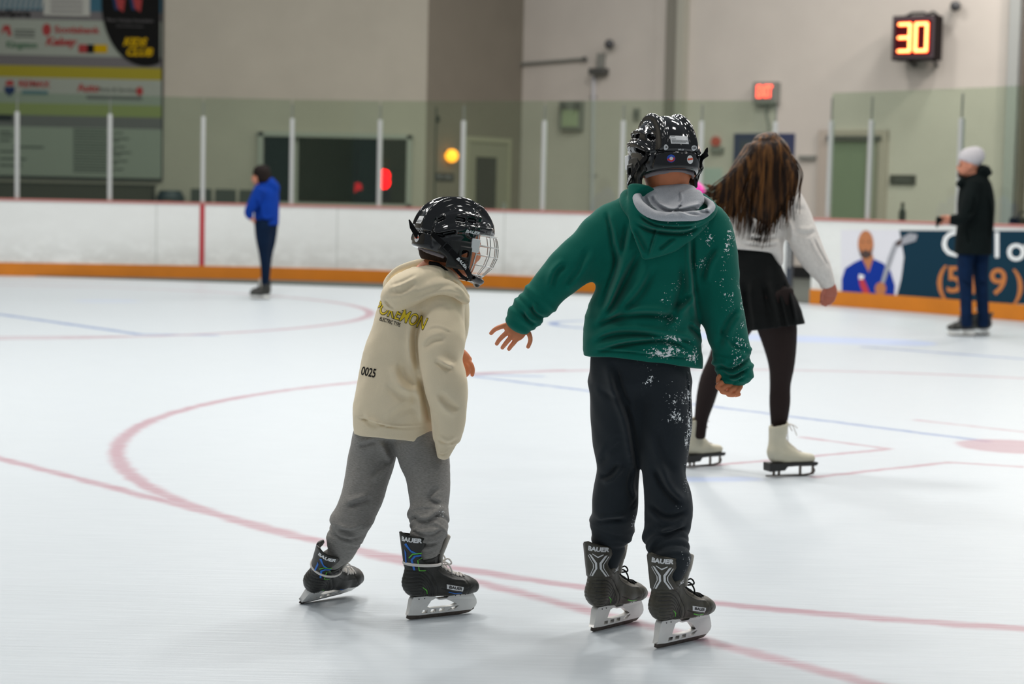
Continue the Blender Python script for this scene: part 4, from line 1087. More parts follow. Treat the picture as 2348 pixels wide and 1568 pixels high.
HP = helmet_parts()
def put_helmet(person, M, tail=None):
    root = None; cnt = {}
    for nm, src, mt in HP:
        if isinstance(src, tuple):
            me = pymesh(nm, src[1].v, src[1].f); bm = bmesh.new(); bm.from_mesh(me); bmesh.ops.recalc_face_normals(bm, faces=bm.faces); bm.to_mesh(me); bm.free(); sm = src[0] == 'MB' and nm in ('face_cage',)
        else: me = src.copy(); sm = nm in ('helmet', 'ear_guard', 'chin_cup', 'liner')
        me.transform(M)
        o = link(nm, me, mt, person if root is None else root, sm)
        if isinstance(src, tuple) and src[0] == 'MBb': bv = o.modifiers.new('bevel', 'BEVEL'); bv.width = .003; bv.segments = 3
        if root is None: root = o
    if tail:
        b = MB(); b.tube([np.array(M @ Vector(p)) for p in tail], [.009, .009, .008, .002], 8, flat=.18); b.build('strap_tail', M_web, root)
    return root

# ================================================================ HOCKEY SKATE (origin under the heel end of the blade; x toe, z up)
def skate(person, M, sty, hs=.075, side=-1, roll_in=0, detail=True):
    """side: which lateral face carries the print (-1 = right hand side, y<0)"""
    bm_ = sty['boot']; out = []
    F = Field((-.05, -.07, hs - .02), (.27, .07, hs + .17), .0026 if detail else .006)
    z = hs
    F.achain([[.022, 0, z + .048, .040, .040], [.075, 0, z + .040, .037, .040], [.125, 0, z + .034, .037, .042], [.175, 0, z + .030, .038, .042], [.212, 0, z + .026, .032, .036]], .01, 4) if False else None
    for a, b2 in (((.020, z + .045, .040, .036), (.080, z + .040, .040, .034)), ((.080, z + .040, .040, .034), (.135, z + .030, .036, .040)), ((.135, z + .030, .036, .040), (.195, z + .024, .030, .041)), ((.195, z + .024, .030, .041), (.222, z + .020, .024, .034))):
        F.chain([[a[0], 0, a[1], a[3], a[2]], [b2[0], 0, b2[1], b2[3], b2[2]]], .018, S=(0, 1, 0), sm=1)
    F.chain([[.022, 0, z + .05, .034, .040], [.034, 0, z + .09, .037, .048], [.042, 0, z + .125, .042, .056], [.046, 0, z + .150, .044, .060]], .02, S=(0, 1, 0), sm=6)
    F.chain([[.066, 0, z + .088, .032, .034], [.120, 0, z + .058, .032, .022]], .02, S=(0, 1, 0), sm=1)
    F.cut((0, 0, z), (0, 0, -1), .006)
    F.cut((.02, 0, z + .122), (-.20, 0, 1), .004)                                  # collar
    F.chain([[.048, 0, z + .095, .030, .040], [.050, 0, z + .2, .036, .050]], .004, S=(0, 1, 0), sm=1, op='s')
    for sy in (-1, 1):
        lo = (0, .008 if sy > 0 else -.07, 0); hi = (0, .07 if sy > 0 else -.008, 0)
        if detail:
            for i in range(7):
                u = i * .0092
                F.groovew(np.array([(-.02, 0, z + .092 - u * 1.3), (.02 + u * .1, 0, z + .090 - u * 1.15), (.050 - u * .25, 0, z + .066 - u), (.068 - u * .45, 0, z + .030 - u * .5), (.074 - u * .62, 0, z + .004)]), .0020, .0016, (1, 0, 1), lo, hi)
            for u in (0, .006): F.groovew(np.array([(.02, 0, z + .098 + u), (.05, 0, z + .084 + u), (.074 + u, 0, z + .045), (.088 + u, 0, z + .004)]), .0018, .0014, (1, 0, 1), lo, hi)
            F.groovew(np.array([(.096, 0, z + .030), (.14, 0, z + .012), (.18, 0, z + .018), (.205, 0, z + .030)]), .0018, .0014, (1, 0, 1), lo, hi)
            F.groovew(np.array([(-.01, 0, z + .104), (.07, 0, z + .112)]), .0018, .0014, (1, 0, 1), lo, hi)
            F.groovew(np.array([(.070, 0, z + .118), (.084, 0, z + .085), (.13, 0, z + .058), (.18, 0, z + .046)]), -.0022, .003, (1, 0, 1), lo, hi)
        F.groovew(np.array([(.178, 0, z + .055), (.192, 0, z + .03), (.188, 0, z)]), .0018, .0016, (1, 0, 1), lo, hi)
    F.groovew(np.array([(.078, 0, z + .11), (.10, 0, z + .08), (.15, 0, z + .056), (.185, 0, z + .05)]), .005, .010, (1, 3, 1))
    boot = F.mesh('ice_skate', 1); boot.transform(M); cs = None
    o = link('ice_skate', boot, bm_, person, True)
    raw = F.mesh('x', 1); cs = Caster(raw)
    def emit(nm, me, mt, smooth=False): me.transform(M); return link(nm, me, mt, o, smooth)
    def mbe(nm, b, mt, smooth=False, bev=0):
        me = pymesh(nm, b.v, b.f); bm = bmesh.new(); bm.from_mesh(me); bmesh.ops.recalc_face_normals(bm, faces=bm.faces); bm.to_mesh(me); bm.free()
        q = emit(nm, me, mt, smooth)
        if bev: bv = q.modifiers.new('bevel', 'BEVEL'); bv.width = bev; bv.segments = 2
        return q
    # tendon guard: a curved plate wrapping the back of the ankle
    gh = sty.get('guard', .105); v = []; f = []; nu, nv = 14, 10; th = .004
    for w_ in (0, 1):
        for j in range(nv + 1):
            t = j / nv; zz = z + .100 + gh * t; half = R(104 - 10 * t) * (1 if t < .9 else math.sqrt(max(.05, 1 - ((t - .9) / .1) ** 2 * .75)))
            half *= 1 if t < .82 else math.sqrt(max(.1, 1 - ((t - .82) / .18) ** 2 * .5)); half *= 1 - .30 * math.sin(math.pi * min(1, t / .8)) ** 2 if t < .8 else 1
            for i in range(nu + 1):
                a = -half + 2 * half * i / nu; rx, ry = .053 + .006 * t - w_ * th, .043 + .006 * t - w_ * th
                v.append((.038 - .012 * t - rx * math.cos(a), ry * math.sin(a), zz + .008 * (1 - abs(a) / half) * t))
    W1 = nu + 1; off = (nv + 1) * W1
    for j in range(nv):
        for i in range(nu):
            a = j * W1 + i; f.append((a, a + 1, a + 1 + W1, a + W1)); f.append((off + a, off + a + W1, off + a + 1 + W1, off + a + 1))
    for i in range(nu): a = nv * W1 + i; f.append((a, a + 1, off + a + 1, off + a)); f.append((i, off + i, off + i + 1, i + 1))
    for j in range(nv):
        for c_ in (0, nu): a = j * W1 + c_; q = (a, a + W1, off + a + W1, off + a); f.append(q if c_ == 0 else q[::-1])
    gcs = Caster(pymesh('x', v, f)); b = MB(); b.add(v, f); g = mbe('tendon_guard', b, sty.get('guard_mat', bm_), True)
    def onguard(a, zz, off_=.0008):
        """a: angle round the ankle from the back (towards the print side), zz height over the sole"""
        t = (zz - .100) / gh; rx, ry = .053 + .006 * t + off_, .043 + .006 * t + off_
        return (.038 - .012 * t - rx * math.cos(a), side * ry * math.sin(a), z + zz + .008 * t * max(0, 1 - a / 1.75))
    def gshape(loops, nm, mt, off_=.0010):
        me = curve_mesh(loops); subdiv(me, .006); mv(me, lambda q: onguard(q.x / .048 , q.y, off_ + .0004)); emit(nm, me, mt)
    if detail:
        top = .100 + gh
        c0 = sty['gc']           # centre angle*.042 of the print
        me = text_mesh('BAUER', .018, 0, .0009, .22, 1.12); subdiv(me, .004); mv(me, lambda q: onguard((c0 + (q.x if side < 0 else -q.x) * 1) / .048, top - .020 + q.y, .0014)); emit('guard_lettering', me, M_white)
        if sty['kind'] == 'grey':
            for s_ in (-1, 1):
                gshape([[(c0 + s_ * .028, top - .036), (c0 + s_ * .010, top - .062), (c0 + s_ * .010, top - .078), (c0 + s_ * .026, .104), (c0 + s_ * .020, .104), (c0 + s_ * .0035, top - .077), (c0 + s_ * .0035, top - .060), (c0 + s_ * .020, top - .038)]], 'guard_stripe', M_white)
                gshape([[(c0 + s_ * .033, top - .040), (c0 + s_ * .0165, top - .064), (c0 + s_ * .0165, top - .076), (c0 + s_ * .032, .104), (c0 + s_ * .029, .104), (c0 + s_ * .0135, top - .075), (c0 + s_ * .0135, top - .065), (c0 + s_ * .030, top - .040)]], 'guard_stripe', M_white)
            gshape([[(c0 - .016, top - .033), (c0, top - .041), (c0 + .016, top - .033), (c0 + .016, top - .036), (c0, top - .045), (c0 - .016, top - .036)]], 'guard_chevron', M_white)
        else:
            gshape([[(c0 - .012, top - .030), (c0 + .0, top - .050), (c0 + .022, top - .060), (c0 + .002, top - .058), (c0 - .020, top - .036)]], 'guard_chevron', M_blue)
            gshape([[(c0 + .028, top - .062), (c0 + .008, top - .066), (c0 - .004, top - .080), (c0 + .002, .094), (c0 + .008, .094), (c0 + .003, top - .080), (c0 + .012, top - .070), (c0 + .028, top - .067)]], 'guard_stripe', M_blue)
            gshape([[(c0 + .030, top - .056), (c0 + .004, top - .060), (c0 - .010, top - .074), (c0 - .008, top - .076), (c0 + .005, top - .063), (c0 + .030, top - .059)]], 'guard_line', M_greenn)
            gshape([[(c0 + .030, top - .072), (c0 + .016, top - .080), (c0 + .018, .092), (c0 + .038, .091), (c0 + .038, .093), (c0 + .020, .094), (c0 + .0185, top - .079), (c0 + .030, top - .074)]], 'guard_line', M_greenn)
            gshape([[(c0 - .022, top - .05), (c0 - .016, top - .06), (c0 - .02, .11), (c0 - .026, .11)]], 'guard_stripe', M_blue)
    # tongue
    T_ = Field((.05, -.055, z + .08), (.16, .055, z + .23), .003 if detail else .006)
    T_.achain([[.086, 0, z + .10, .026, .006], [.082, 0, z + .135, .030, .006], [.088, 0, z + .165, .032, .006], [.100, 0, z + .19 + sty.get('tg', 0), .026, .006]], .004, 3) if False else None
    T_.chain([[.104, 0, z + .10, .026, .006], [.102, 0, z + .13, .032, .006], [.112, 0, z + .160, .036, .006], [.130, 0, z + .188, .027, .006]], .004, S=(0, 1, 0), sm=3)
    emit('tongue', T_.mesh('tongue', 1), sty.get('tongue', M_felt), True)
    # laces
    lc = sty['lace']; b = MB(); 
    def top(x, y, up=.0): 
        h = cs.hit((x, y, z + .3), (0, 0, -1), -.0 - up, .4); return h if h is not None else np.array([x, y, z + .06])
    xs = [.084, .098, .112, .126, .140, .154, .168, .180]
    for i, x in enumerate(xs):
        w_ = .019; sg = 1 if i % 2 else -1
        P = [top(x - .003, -w_, .0), top(x, -w_ * .4) + np.array([0, 0, .0045]), top(x + .002, w_ * .4) + np.array([0, 0, .0045]), top(x + .008, w_)]
        b.tube(cat(P, 4), .0026, 6); P = [(p[0], -p[1], p[2] + .001) for p in P]; b.tube(cat(P, 4), .0026, 6)
    mbe('laces', b, lc, True)
    if sty['kind'] == 'black':
        b = MB(); P = []
        for i in range(24):
            a = 2 * math.pi * i / 24; P.append((.045 - .062 * math.cos(a), .050 * math.sin(a), z + .108 + .004 * math.cos(a)))
        b.tube(P, .0048, 8, closed=True, flat=.5, up=(0, 0, 1)); mbe('ankle_lace', b, lc, True)
    b = MB()                                                                  # bow and loose ends
    c = np.array([.106, 0, z + .100])
    b.tube(cat([c, c + (.012, .02, .012), c + (.030, .028, .004), c + (.045, .03, -.022)], 5), [.0026] * 16, 6)
    b.tube(cat([c, c + (.012, -.02, .008), c + (.026, -.026, -.008), c + (.034, -.026, -.03)], 5), [.0026] * 16, 6)
    b.tube(cat([c, c + (.022, .016, .022), c + (.034, .022, .006), c + (.012, .008, .0), c], 4), .0026, 6)
    b.tube(cat([c, c + (.020, -.018, .018), c + (.032, -.022, .002), c + (.012, -.008, -.002), c], 4), .0026, 6)
    mbe('lace_bow', b, lc, True)
    # blade holder with windows
    h0 = .016; L0, L1 = -.006, .236
    outer = [(L0, h0), (L0 + .004, h0 + .012), (.006, hs - .004), (.012, hs + .004), (.085, hs + .003), (.10, hs - .008), (.13, hs - .008), (.145, hs + .002), (.222, hs + .002), (.231, hs - .012), (.238, h0 + .030), (.240, h0 + .018), (L1 - .001, h0 + .008), (L1 - .016, h0 - .002), (.03, h0 - .003)]
    win = [(.060, h0 + .020), (.074, hs - .012), (.090, hs - .006), (.104, hs - .013), (.130, hs - .013), (.150, hs - .022), (.168, h0 + .021), (.150, h0 + .0155), (.085, h0 + .0155)]
    slots = [[(x, h0 + .002), (x + .020, h0 + .002), (x + .022, h0 + .012), (x + .004, h0 + .012)] for x in (.042, .072, .102)] + [[(.134, h0 + .003), (.158, h0 + .004), (.176, h0 + .016), (.150, h0 + .012)]]
    me = curve_mesh([outer, win] + slots, .019 if detail else .02); mv(me, lambda q: (q.x, q.z * (1.25 if q.y > hs - .012 else 1), q.y)); 
    hd = emit('blade_holder', me, sty.get('holder', M_holder)); bv = hd.modifiers.new('bevel', 'BEVEL'); bv.width = .0022; bv.segments = 2; bv.limit_method = 'ANGLE'
    me = curve_mesh([[(L0 + .002, h0 + .003), (L0 - .001, .006), (.004, .001), (.03, 0), (.18, 0), (.215, .004), (.234, .014), (.238, .030), (.235, .036), (.228, h0 + .004), (.2, h0), (.03, h0 - .002)]], .0042); mv(me, lambda q: (q.x, q.z, q.y)); emit('blade', me, M_steel)
    if detail:
        b = MB()
        for x in (.03, .05, .16, .178, .196):
            b.cyl((x, side * .0135, hs - .003), (x, side * .0105, hs - .003), .0018, 8)
        mbe('rivets', b, M_blackp)
        def sidept(x, zz, off_=.0012):
            h = cs.hit((x, side * .2, zz), (0, -side, 0), off_, .4); return h if h is not None else np.array([x, side * .04, zz])
        def sshape(lp, nm, mt, off_=.0014):
            me = curve_mesh([lp]); subdiv(me, .006); mv(me, lambda q: sidept(q.x, q.y, off_)); emit(nm, me, mt)
        if sty.get('label', True):
            x0, x1, za, zb = .112, .172, z + .042, z + .028
            sshape([(x0, za), (x1, zb), (x1 - .001, zb - .0145), (x0 + .001, za - .0145)], 'name_label', M_white)
            me = text_mesh('BAUER', .0125, 0, .0004, .15, 1.25); subdiv(me, .004)
            mv(me, lambda q: sidept((x0 + x1) / 2 + (-side) * q.x, (za + zb) / 2 - .0072 + q.y + (-side) * q.x * (zb - za) / (x1 - x0), .0024)); emit('label_lettering', me, mat('print_black', (.02, .02, .02), .5))
        for sd in (-1, 1):
            b = MB()
            def sp2(x, zz, sd=sd):
                h = cs.hit((x, sd * .2, zz), (0, -sd, 0), .0002, .4); return h
            for i in range(8):
                u = i * .0092
                P = cat(np.array([(-.014, z + .092 - u * 1.2), (.02 + u * .1, z + .090 - u * 1.15), (.050 - u * .25, z + .066 - u), (.068 - u * .45, z + .030 - u * .5), (.074 - u * .62, z + .006)]), 5)
                P = [sp2(*p) for p in P if p[1] > z + .003]; P = [p for p in P if p is not None]
                if len(P) > 3: b.tube(P, .0010, 5)
            for L in ([(.0, z + .104), (.03, z + .108), (.072, z + .116)], [(.02, z + .100), (.05, z + .088), (.078, z + .045), (.090, z + .006)], [(.074, z + .112), (.088, z + .082), (.13, z + .058), (.178, z + .047)], [(.096, z + .030), (.14, z + .014), (.18, z + .018), (.202, z + .030)]):
                P = [sp2(*p) for p in cat(np.array(L), 6)]; P = [p for p in P if p is not None]
                if len(P) > 3: b.tube(P, .0009, 5)
            mbe('groove_dark_lines', b, M_blackp)  # thin black lines laid along the boot grooves to darken them
        lg = M_greenn; sshape([(.028, z + .040), (.046, z + .028), (.052, z + .014), (.0505, z + .014), (.044, z + .026), (.028, z + .038)], 'heel_line', lg)
        sshape([(.120, z + .018), (.146, z + .010), (.170, z + .009), (.170, z + .007), (.145, z + .008), (.120, z + .015)], 'side_line', M_blue if sty['kind'] == 'black' else lg)
        if sty['kind'] == 'grey':
            me = text_mesh('XLS', .014, 0, .0005, .3, 1.1); subdiv(me, .004); mv(me, lambda q: sidept(.062 + (-side) * q.x, z + .119 + q.y * .9 + (-side) * q.x * .25, .0016)); emit('side_lettering', me, M_white)
    return o
def place(heel, toe=None, yaw=None, pitch=0, roll=0, lift=0, s=1.0):
    """matrix of a skate: heel end of the blade at heel, pointing to toe"""
    heel = np.array(heel)
    if yaw is None: yaw = math.atan2(toe[1] - heel[1], toe[0] - heel[0])
    return Matrix.Translation(V(heel + np.array([0, 0, lift]))) @ Matrix.Rotation(yaw, 4, 'Z') @ Matrix.Rotation(-pitch, 4, 'Y') @ Matrix.Rotation(roll, 4, 'X') @ Matrix.Scale(s, 4)
def fingers(F, fg, base_tips, r=.0072, k=.0025):
    for pts in base_tips:
        rows = []
        n = len(pts)
        for i, (x, y, d) in enumerate(pts):
            q = fg.p(x, y, d); rr = r * (1.08 - .28 * i / (n - 1)); rows.append([*q, rr, rr])
        F.achain(rows, k, 5)
# ================================================================ THE BOY IN THE GREEN HOODIE
f = Fig(5.66)
boy = props(empty('person', (f.p(1470, 1460)[0], 5.66, 0)), 'child in a snow-dusted green hoodie and black helmet, seen from behind with arms out', 'person')
rnd = random.Random(4)
# body
body = []
B_ = f.field(1330, 250, 1720, 1330, -.22, .25, .008)
f.limb(B_, [(1536, 450, .02, 45, 42), (1520, 520, .02, 92, 60), (1500, 620, .01, 84, 62), (1480, 720, 0, 84, 62), (1470, 800, 0, 92, 68), (1468, 860, 0, 90, 68)], .03)
f.limb(B_, [(1415, 850, .0, 45, 50), (1412, 1080, .02, 26, 28), (1398, 1290, .08, 16, 16)], .03); f.limb(B_, [(1515, 850, 0, 46, 52), (1522, 1080, -.04, 26, 28), (1532, 1240, -.09, 18, 18), (1535, 1330, -.11, 15, 15)], .03)
f.limb(B_, [(1620, 520, .02, 34, 34), (1655, 700, 0, 27, 27), (1680, 840, -.02, 18, 18)], .03)
f.limb(B_, [(1420, 500, .02, 36, 36), (1330, 590, 0, 27, 27)], .03)
body.append(B_.mesh('b', 1))
B_ = f.field(1450, 255, 1630, 480, -.17, .19, .004)
hc = f.p(1527, 362, .02)
B_.ell(hc + np.array([0, .0, .0]), (.076, .088, .100), .01)
f.limb(B_, [(1533, 370, .015, 49, 48), (1532, 410, .005, 46, 44), (1532, 440, .0, 47, 44), (1534, 470, 0, 62, 50)], .03)
for x in (1590, 1472): B_.ell(f.p(x, 385, .0), (.010, .022, .030), .008)
body.append(B_.mesh('b', 1))
# left hand, open, fingers spread down and out
B_ = f.field(1105, 690, 1250, 830, -.10, .10, .0022)
f.limb(B_, [(1225, 700, .0, 19, 17), (1200, 728, 0, 19, 15), (1192, 745, 0, 24, 12), (1180, 757, -.004, 27, 11), (1172, 764, -.006, 24, 9)], .012)
fingers(B_, f, [[(1166, 744, 0), (1146, 750, -.006), (1134, 756, -.002), (1126, 764, .006)],
                [(1172, 755, -.004), (1156, 768, -.010), (1145, 779, -.004), (1139, 788, .006)],
                [(1180, 763, -.006), (1168, 777, -.012), (1158, 789, -.004), (1152, 797, .008)],
                [(1190, 768, -.004), (1181, 782, -.008), (1172, 793, 0), (1167, 800, .008)],
                [(1206, 752, 0), (1214, 768, -.006), (1216, 781, -.002), (1211, 795, .004)]], .0076)
body.append(B_.mesh('b', 1))
# right hand, curled
B_ = f.field(1620, 825, 1730, 925, -.12, .08, .0022)
f.limb(B_, [(1690, 850, -.02, 20, 18), (1684, 872, -.02, 23, 15), (1676, 888, -.02, 24, 13)], .012)
fingers(B_, f, [[(1672, 876, -.03), (1655, 878, -.048), (1645, 887, -.055), (1655, 893, -.058)], [(1682, 882, -.032), (1664, 886, -.052), (1655, 897, -.060), (1668, 901, -.062)],
                [(1690, 886, -.032), (1677, 894, -.052), (1670, 904, -.058), (1682, 906, -.058)], [(1697, 886, -.03), (1691, 897, -.046), (1686, 905, -.050), (1694, 904, -.050)],
                [(1670, 862, -.02), (1655, 860, -.035), (1648, 866, -.04), (1646, 876, -.042)]], .0080)
body.append(B_.mesh('b', 1))
link('body', join('body', body), M_skin, boy, True)
# hoodie
H = f.field(1140, 425, 1745, 880, -.24, .22, .0042)
f.limb(H, [(1533, 462, .01, 58, 50), (1530, 485, .01, 95, 62), (1520, 530, .0, 122, 76), (1500, 600, 0, 118, 84), (1486, 680, 0, 120, 88), (1474, 745, 0, 133, 92), (1474, 790, 0, 137, 94), (1480, 812, 0, 131, 90), (1484, 850, 0, 126, 86)], .02)
f.limb(H, [(1445, 500, .0, 50, 55), (1400, 528, .0, 58, 54), (1352, 575, -.01, 55, 48), (1305, 615, -.02, 51, 44), (1262, 655, -.02, 45, 40), (1235, 688, -.02, 41, 37)], .045)
f.limb(H, bunch((1238, 684, -.02), (1200, 729, -.02), (42, 36), 3, rnd, .07, .92, 1.5) + [[1194, 737, -.02, 33, 29], [1187, 747, -.02, 31, 27]], .006, 2)
f.limb(H, [(1600, 500, .0, 48, 52), (1628, 530, .0, 54, 54), (1640, 600, -.01, 52, 50), (1650, 680, -.02, 50, 47), (1664, 750, -.02, 48, 45), (1680, 800, -.02, 44, 42)], .035)
f.limb(H, bunch((1680, 804, -.02), (1684, 858, -.02), (41, 38), 3, rnd, .10, .95, 3) + [[1682, 872, -.02, 30, 28]], .006, 2)
# sleeve cut where the hand leaves it
p0, p1 = f.p(1151, 737), f.p(1223, 768)
def cutline(F, a, b, side=1, tilt=0.0, k=.004):
    a, b = f.p(*a), f.p(*b); t = b - a; n = np.cross(t, FW); n = n / np.linalg.norm(n) * side; n = n + FW * tilt; return a, n
hem_a, hem_n = cutline(H, (1345, 814), (1600, 842), 1, 0)
if hem_n[2] > 0: hem_n = -hem_n
# cut only the torso part : right cuff hangs lower, so limit by building the cut in a copy
X = H.ax[0][:, None, None]; Z = H.ax[2][None, None, :]; xr = f.p(1622, 850)[0]; xl = f.p(1300, 850)[0]
d = (X - hem_a[0]) * hem_n[0] + (H.ax[1][None, :, None] - hem_a[1]) * hem_n[1] + (Z - hem_a[2]) * hem_n[2]
d = np.where((X < xr + (Z - f.p(0, 850)[2]) * .25) & (X > xl), d, -1.0); H.d = np.maximum(H.d, d).astype(np.float32)
for line, a, wd, sd in [
    ([(1400, 545), (1410, 600), (1392, 660), (1372, 720)], .011, .010, 1), ([(1470, 560), (1440, 620), (1405, 690), (1370, 745)], .010, .013, -1),
    ([(1500, 600), (1470, 660), (1430, 705), (1385, 740)], .008, .014, -1), ([(1352, 750), (1420, 722), (1490, 716), (1560, 728)], .010, .011, 1),
    ([(1345, 790), (1400, 762), (1470, 760), (1560, 775), (1600, 790)], .009, .011, 1), ([(1352, 806), (1430, 782), (1520, 776), (1590, 800)], .010, .008, 1),
    ([(1580, 520), (1582, 600), (1592, 680), (1604, 740)], .012, .010, -1), ([(1560, 590), (1560, 650), (1540, 710), (1500, 745)], .008, .016, 1),
    ([(1590, 660), (1560, 690), (1540, 700)], .008, .010, 1), ([(1570, 740), (1590, 755), (1606, 775)], .010, .009, 1), ([(1385, 480), (1398, 530), (1402, 570)], .006, .008, 1),
    ([(1437, 500), (1425, 560), (1410, 620)], .007, .010, 1), ([(1350, 560), (1320, 620), (1285, 660)], .005, .012, 1), ([(1300, 600), (1275, 625), (1262, 668)], .005, .010, -1),
    ([(1640, 560), (1615, 600), (1604, 650)], .006, .010, 1), ([(1690, 700), (1660, 740), (1640, 800)], .007, .012, 1), ([(1640, 740), (1680, 790), (1715, 800)], .005, .010, -1),
    ([(1215, 690), (1225, 715), (1250, 730)], .006, .006, 1), ([(1195, 705), (1210, 730), (1232, 742)], .006, .006, 1), ([(1640, 830), (1670, 842), (1720, 815)], .008, .006, 1), ([(1645, 845), (1675, 858), (1718, 835)], .008, .006, 1), ([(1655, 860), (1680, 870), (1708, 855)], .006, .005, 1)]:
    f.fold(H, line, a, wd, sd)
f.fold(H, [(1342, 797), (1440, 800), (1540, 812), (1606, 818)], .004, .004, 1)
H.warp(lambda X, Y, Z: .0028 * hnoise(X, Y, Z, 38, 3) + .0012 * hnoise(X, Y, Z, 95, 5))
SB = [(1620, 548, 30, 26, .9), (1668, 545, 20, 60, .75), (1610, 600, 34, 45, .55), (1660, 600, 26, 50, .62), (1700, 690, 18, 120, .55), (1520, 800, 62, 26, 1.25), (1530, 772, 62, 22, .8), (1535, 735, 50, 40, .45), (1535, 660, 45, 60, .38), (1560, 520, 70, 22, .36), (1690, 800, 40, 90, .42), (1585, 810, 22, 25, .9), (1655, 660, 40, 110, .33)]
M_green = snow_cloth('green_fleece', (.0, .135, .098), SB, F=f)
hood_me = H.mesh('hoodie', 1)
hoodie = link('hoodie', hood_me, M_green, boy, True)
# hood hanging on the back
Hd = f.field(1395, 415, 1670, 620, -.26, .16, .0032)
def R3(L): return f.rows(L)
f.limb(Hd, [(1534, 470, -.06, 102, 34), (1521, 500, -.085, 89, 34), (1510, 526, -.096, 75, 30), (1500, 550, -.103, 58, 24), (1488, 573, -.108, 31, 16), (1477, 590, -.108, 8, 9)], .01, 4)
f.limb(Hd, [(1446, 440, .03, 11, 14), (1434, 452, -.01, 13, 16), (1440, 474, -.06, 17, 16), (1468, 494, -.10, 19, 14), (1520, 508, -.125, 19, 13), (1580, 508, -.125, 18, 13), (1622, 494, -.09, 15, 14), (1634, 474, -.04, 12, 14), (1610, 456, .01, 12, 16)], .010, 4)
Hd.ell(f.p(1534, 453, -.115), (.104, .060, .050), .008, 's')
f.fold(Hd, [(1500, 512), (1490, 545), (1476, 592)], .005, .0035, 1, ym=.2); f.fold(Hd, [(1442, 505), (1490, 527), (1560, 532), (1600, 515)], .010, .007, 1, ym=.2)
f.fold(Hd, [(1448, 515), (1465, 550), (1480, 580)], .006, .010, -1, ym=.2); f.fold(Hd, [(1450, 482), (1490, 514), (1560, 520), (1615, 505)], .006, .005, 1, ym=.2)
f.fold(Hd, [(1540, 540), (1520, 556), (1500, 572)], .005, .006, 1, ym=.2)
Hd.warp(lambda X, Y, Z: .0018 * hnoise(X, Y, Z, 60, 8))
hd = link('hood', Hd.mesh('hood', 1), M_green, hoodie, True)
# grey lining
Ln = f.field(1430, 420, 1660, 520, -.24, .10, .0026)
f.limb(Ln, [(1463, 440, -.03, 12, 14), (1460, 456, -.09, 11, 12), (1476, 478, -.125, 11, 10), (1508, 494, -.147, 11, 9), (1560, 497, -.152, 11, 9), (1608, 493, -.138, 10, 9), (1631, 478, -.105, 9, 10), (1622, 462, -.05, 8, 12), (1596, 448, -.01, 8, 12)], .006, 4)
f.limb(Ln, [(1530, 441, -.050, 66, 18), (1534, 462, -.068, 78, 20), (1542, 482, -.092, 76, 20), (1548, 493, -.112, 64, 14)], .008, 3)
for line, a, wd, sd in [([(1490, 445), (1500, 468), (1530, 484)], .008, .005, 1), ([(1475, 446), (1484, 470), (1500, 486)], .007, .004, 1), ([(1500, 476), (1540, 484), (1580, 476), (1600, 470)], .008, .005, 1),
                        ([(1510, 490), (1545, 480), (1568, 488), (1600, 492)], .007, .004, -1), ([(1604, 462), (1606, 478), (1616, 488)], .007, .004, 1), ([(1530, 492), (1550, 474), (1556, 470)], .005, .004, 1), ([(1574, 474), (1596, 484), (1620, 484)], .006, .004, 1), ([(1551, 436), (1553, 456), (1548, 466)], .004, .003, 1)]:
    f.fold(Ln, line, a, wd, sd, ym=.2)
Ln.warp(lambda X, Y, Z: .0016 * hnoise(X, Y, Z, 90, 18))
M_lin = snow_cloth('grey_jersey_lining', (.54, .55, .58), None, heather=.15)
link('hood_lining', Ln.mesh('hood_lining', 1), M_lin, hoodie, True)
# joggers, let down into the boots
hR = G(1504, 1487); hL = G(1358, 1449)
MR, ML = place(hR, yaw=R(44)), place(hL, yaw=R(48))
def foot(M, hs): return [f.inv(np.array(M @ Vector(q))) for q in ((.052, 0, hs + .19), (.050, 0, hs + .135), (.048, 0, hs + .09))]
P_ = f.field(1325, 790, 1610, 1345, -.30, .30, .0044)
f.limb(P_, [(1467, 800, 0, 112, 74), (1467, 840, 0, 117, 84), (1467, 868, 0, 116, 88)], .02)
f.limb(P_, [(1418, 880, .0, 68, 82), (1416, 950, .0, 62, 78), (1415, 1020, .01, 56, 70), (1417, 1075, .02, 49, 60), (1413, 1120, .03, 52, 58), (1410, 1165, .04, 54, 57), (1404, 1205, .08, 50, 52)], .03)
f.limb(P_, [(1518, 880, -.0, 69, 88), (1522, 950, -.015, 65, 82), (1523, 1020, -.03, 58, 72), (1522, 1085, -.04, 50, 60), (1530, 1135, -.04, 54, 58), (1532, 1180, -.04, 55, 56), (1526, 1225, -.04, 49, 52)], .03)
fL = foot(ML, .072); fR = foot(MR, .078)
f.limb(P_, bunch((1403, 1206, .08), (fL[0][0] + 8, fL[0][1], fL[0][2]), (49, 36), 3, rnd, .06, 1, 2) + [[*fL[1], 30, 30], [*fL[2], 26, 26]], .02, 2)
f.limb(P_, bunch((1526, 1226, -.06), (fR[0][0] + 8, fR[0][1], fR[0][2]), (48, 38), 3, rnd, .07, 1, 3) + [[*fR[1], 31, 31], [*fR[2], 27, 27]], .02, 2)
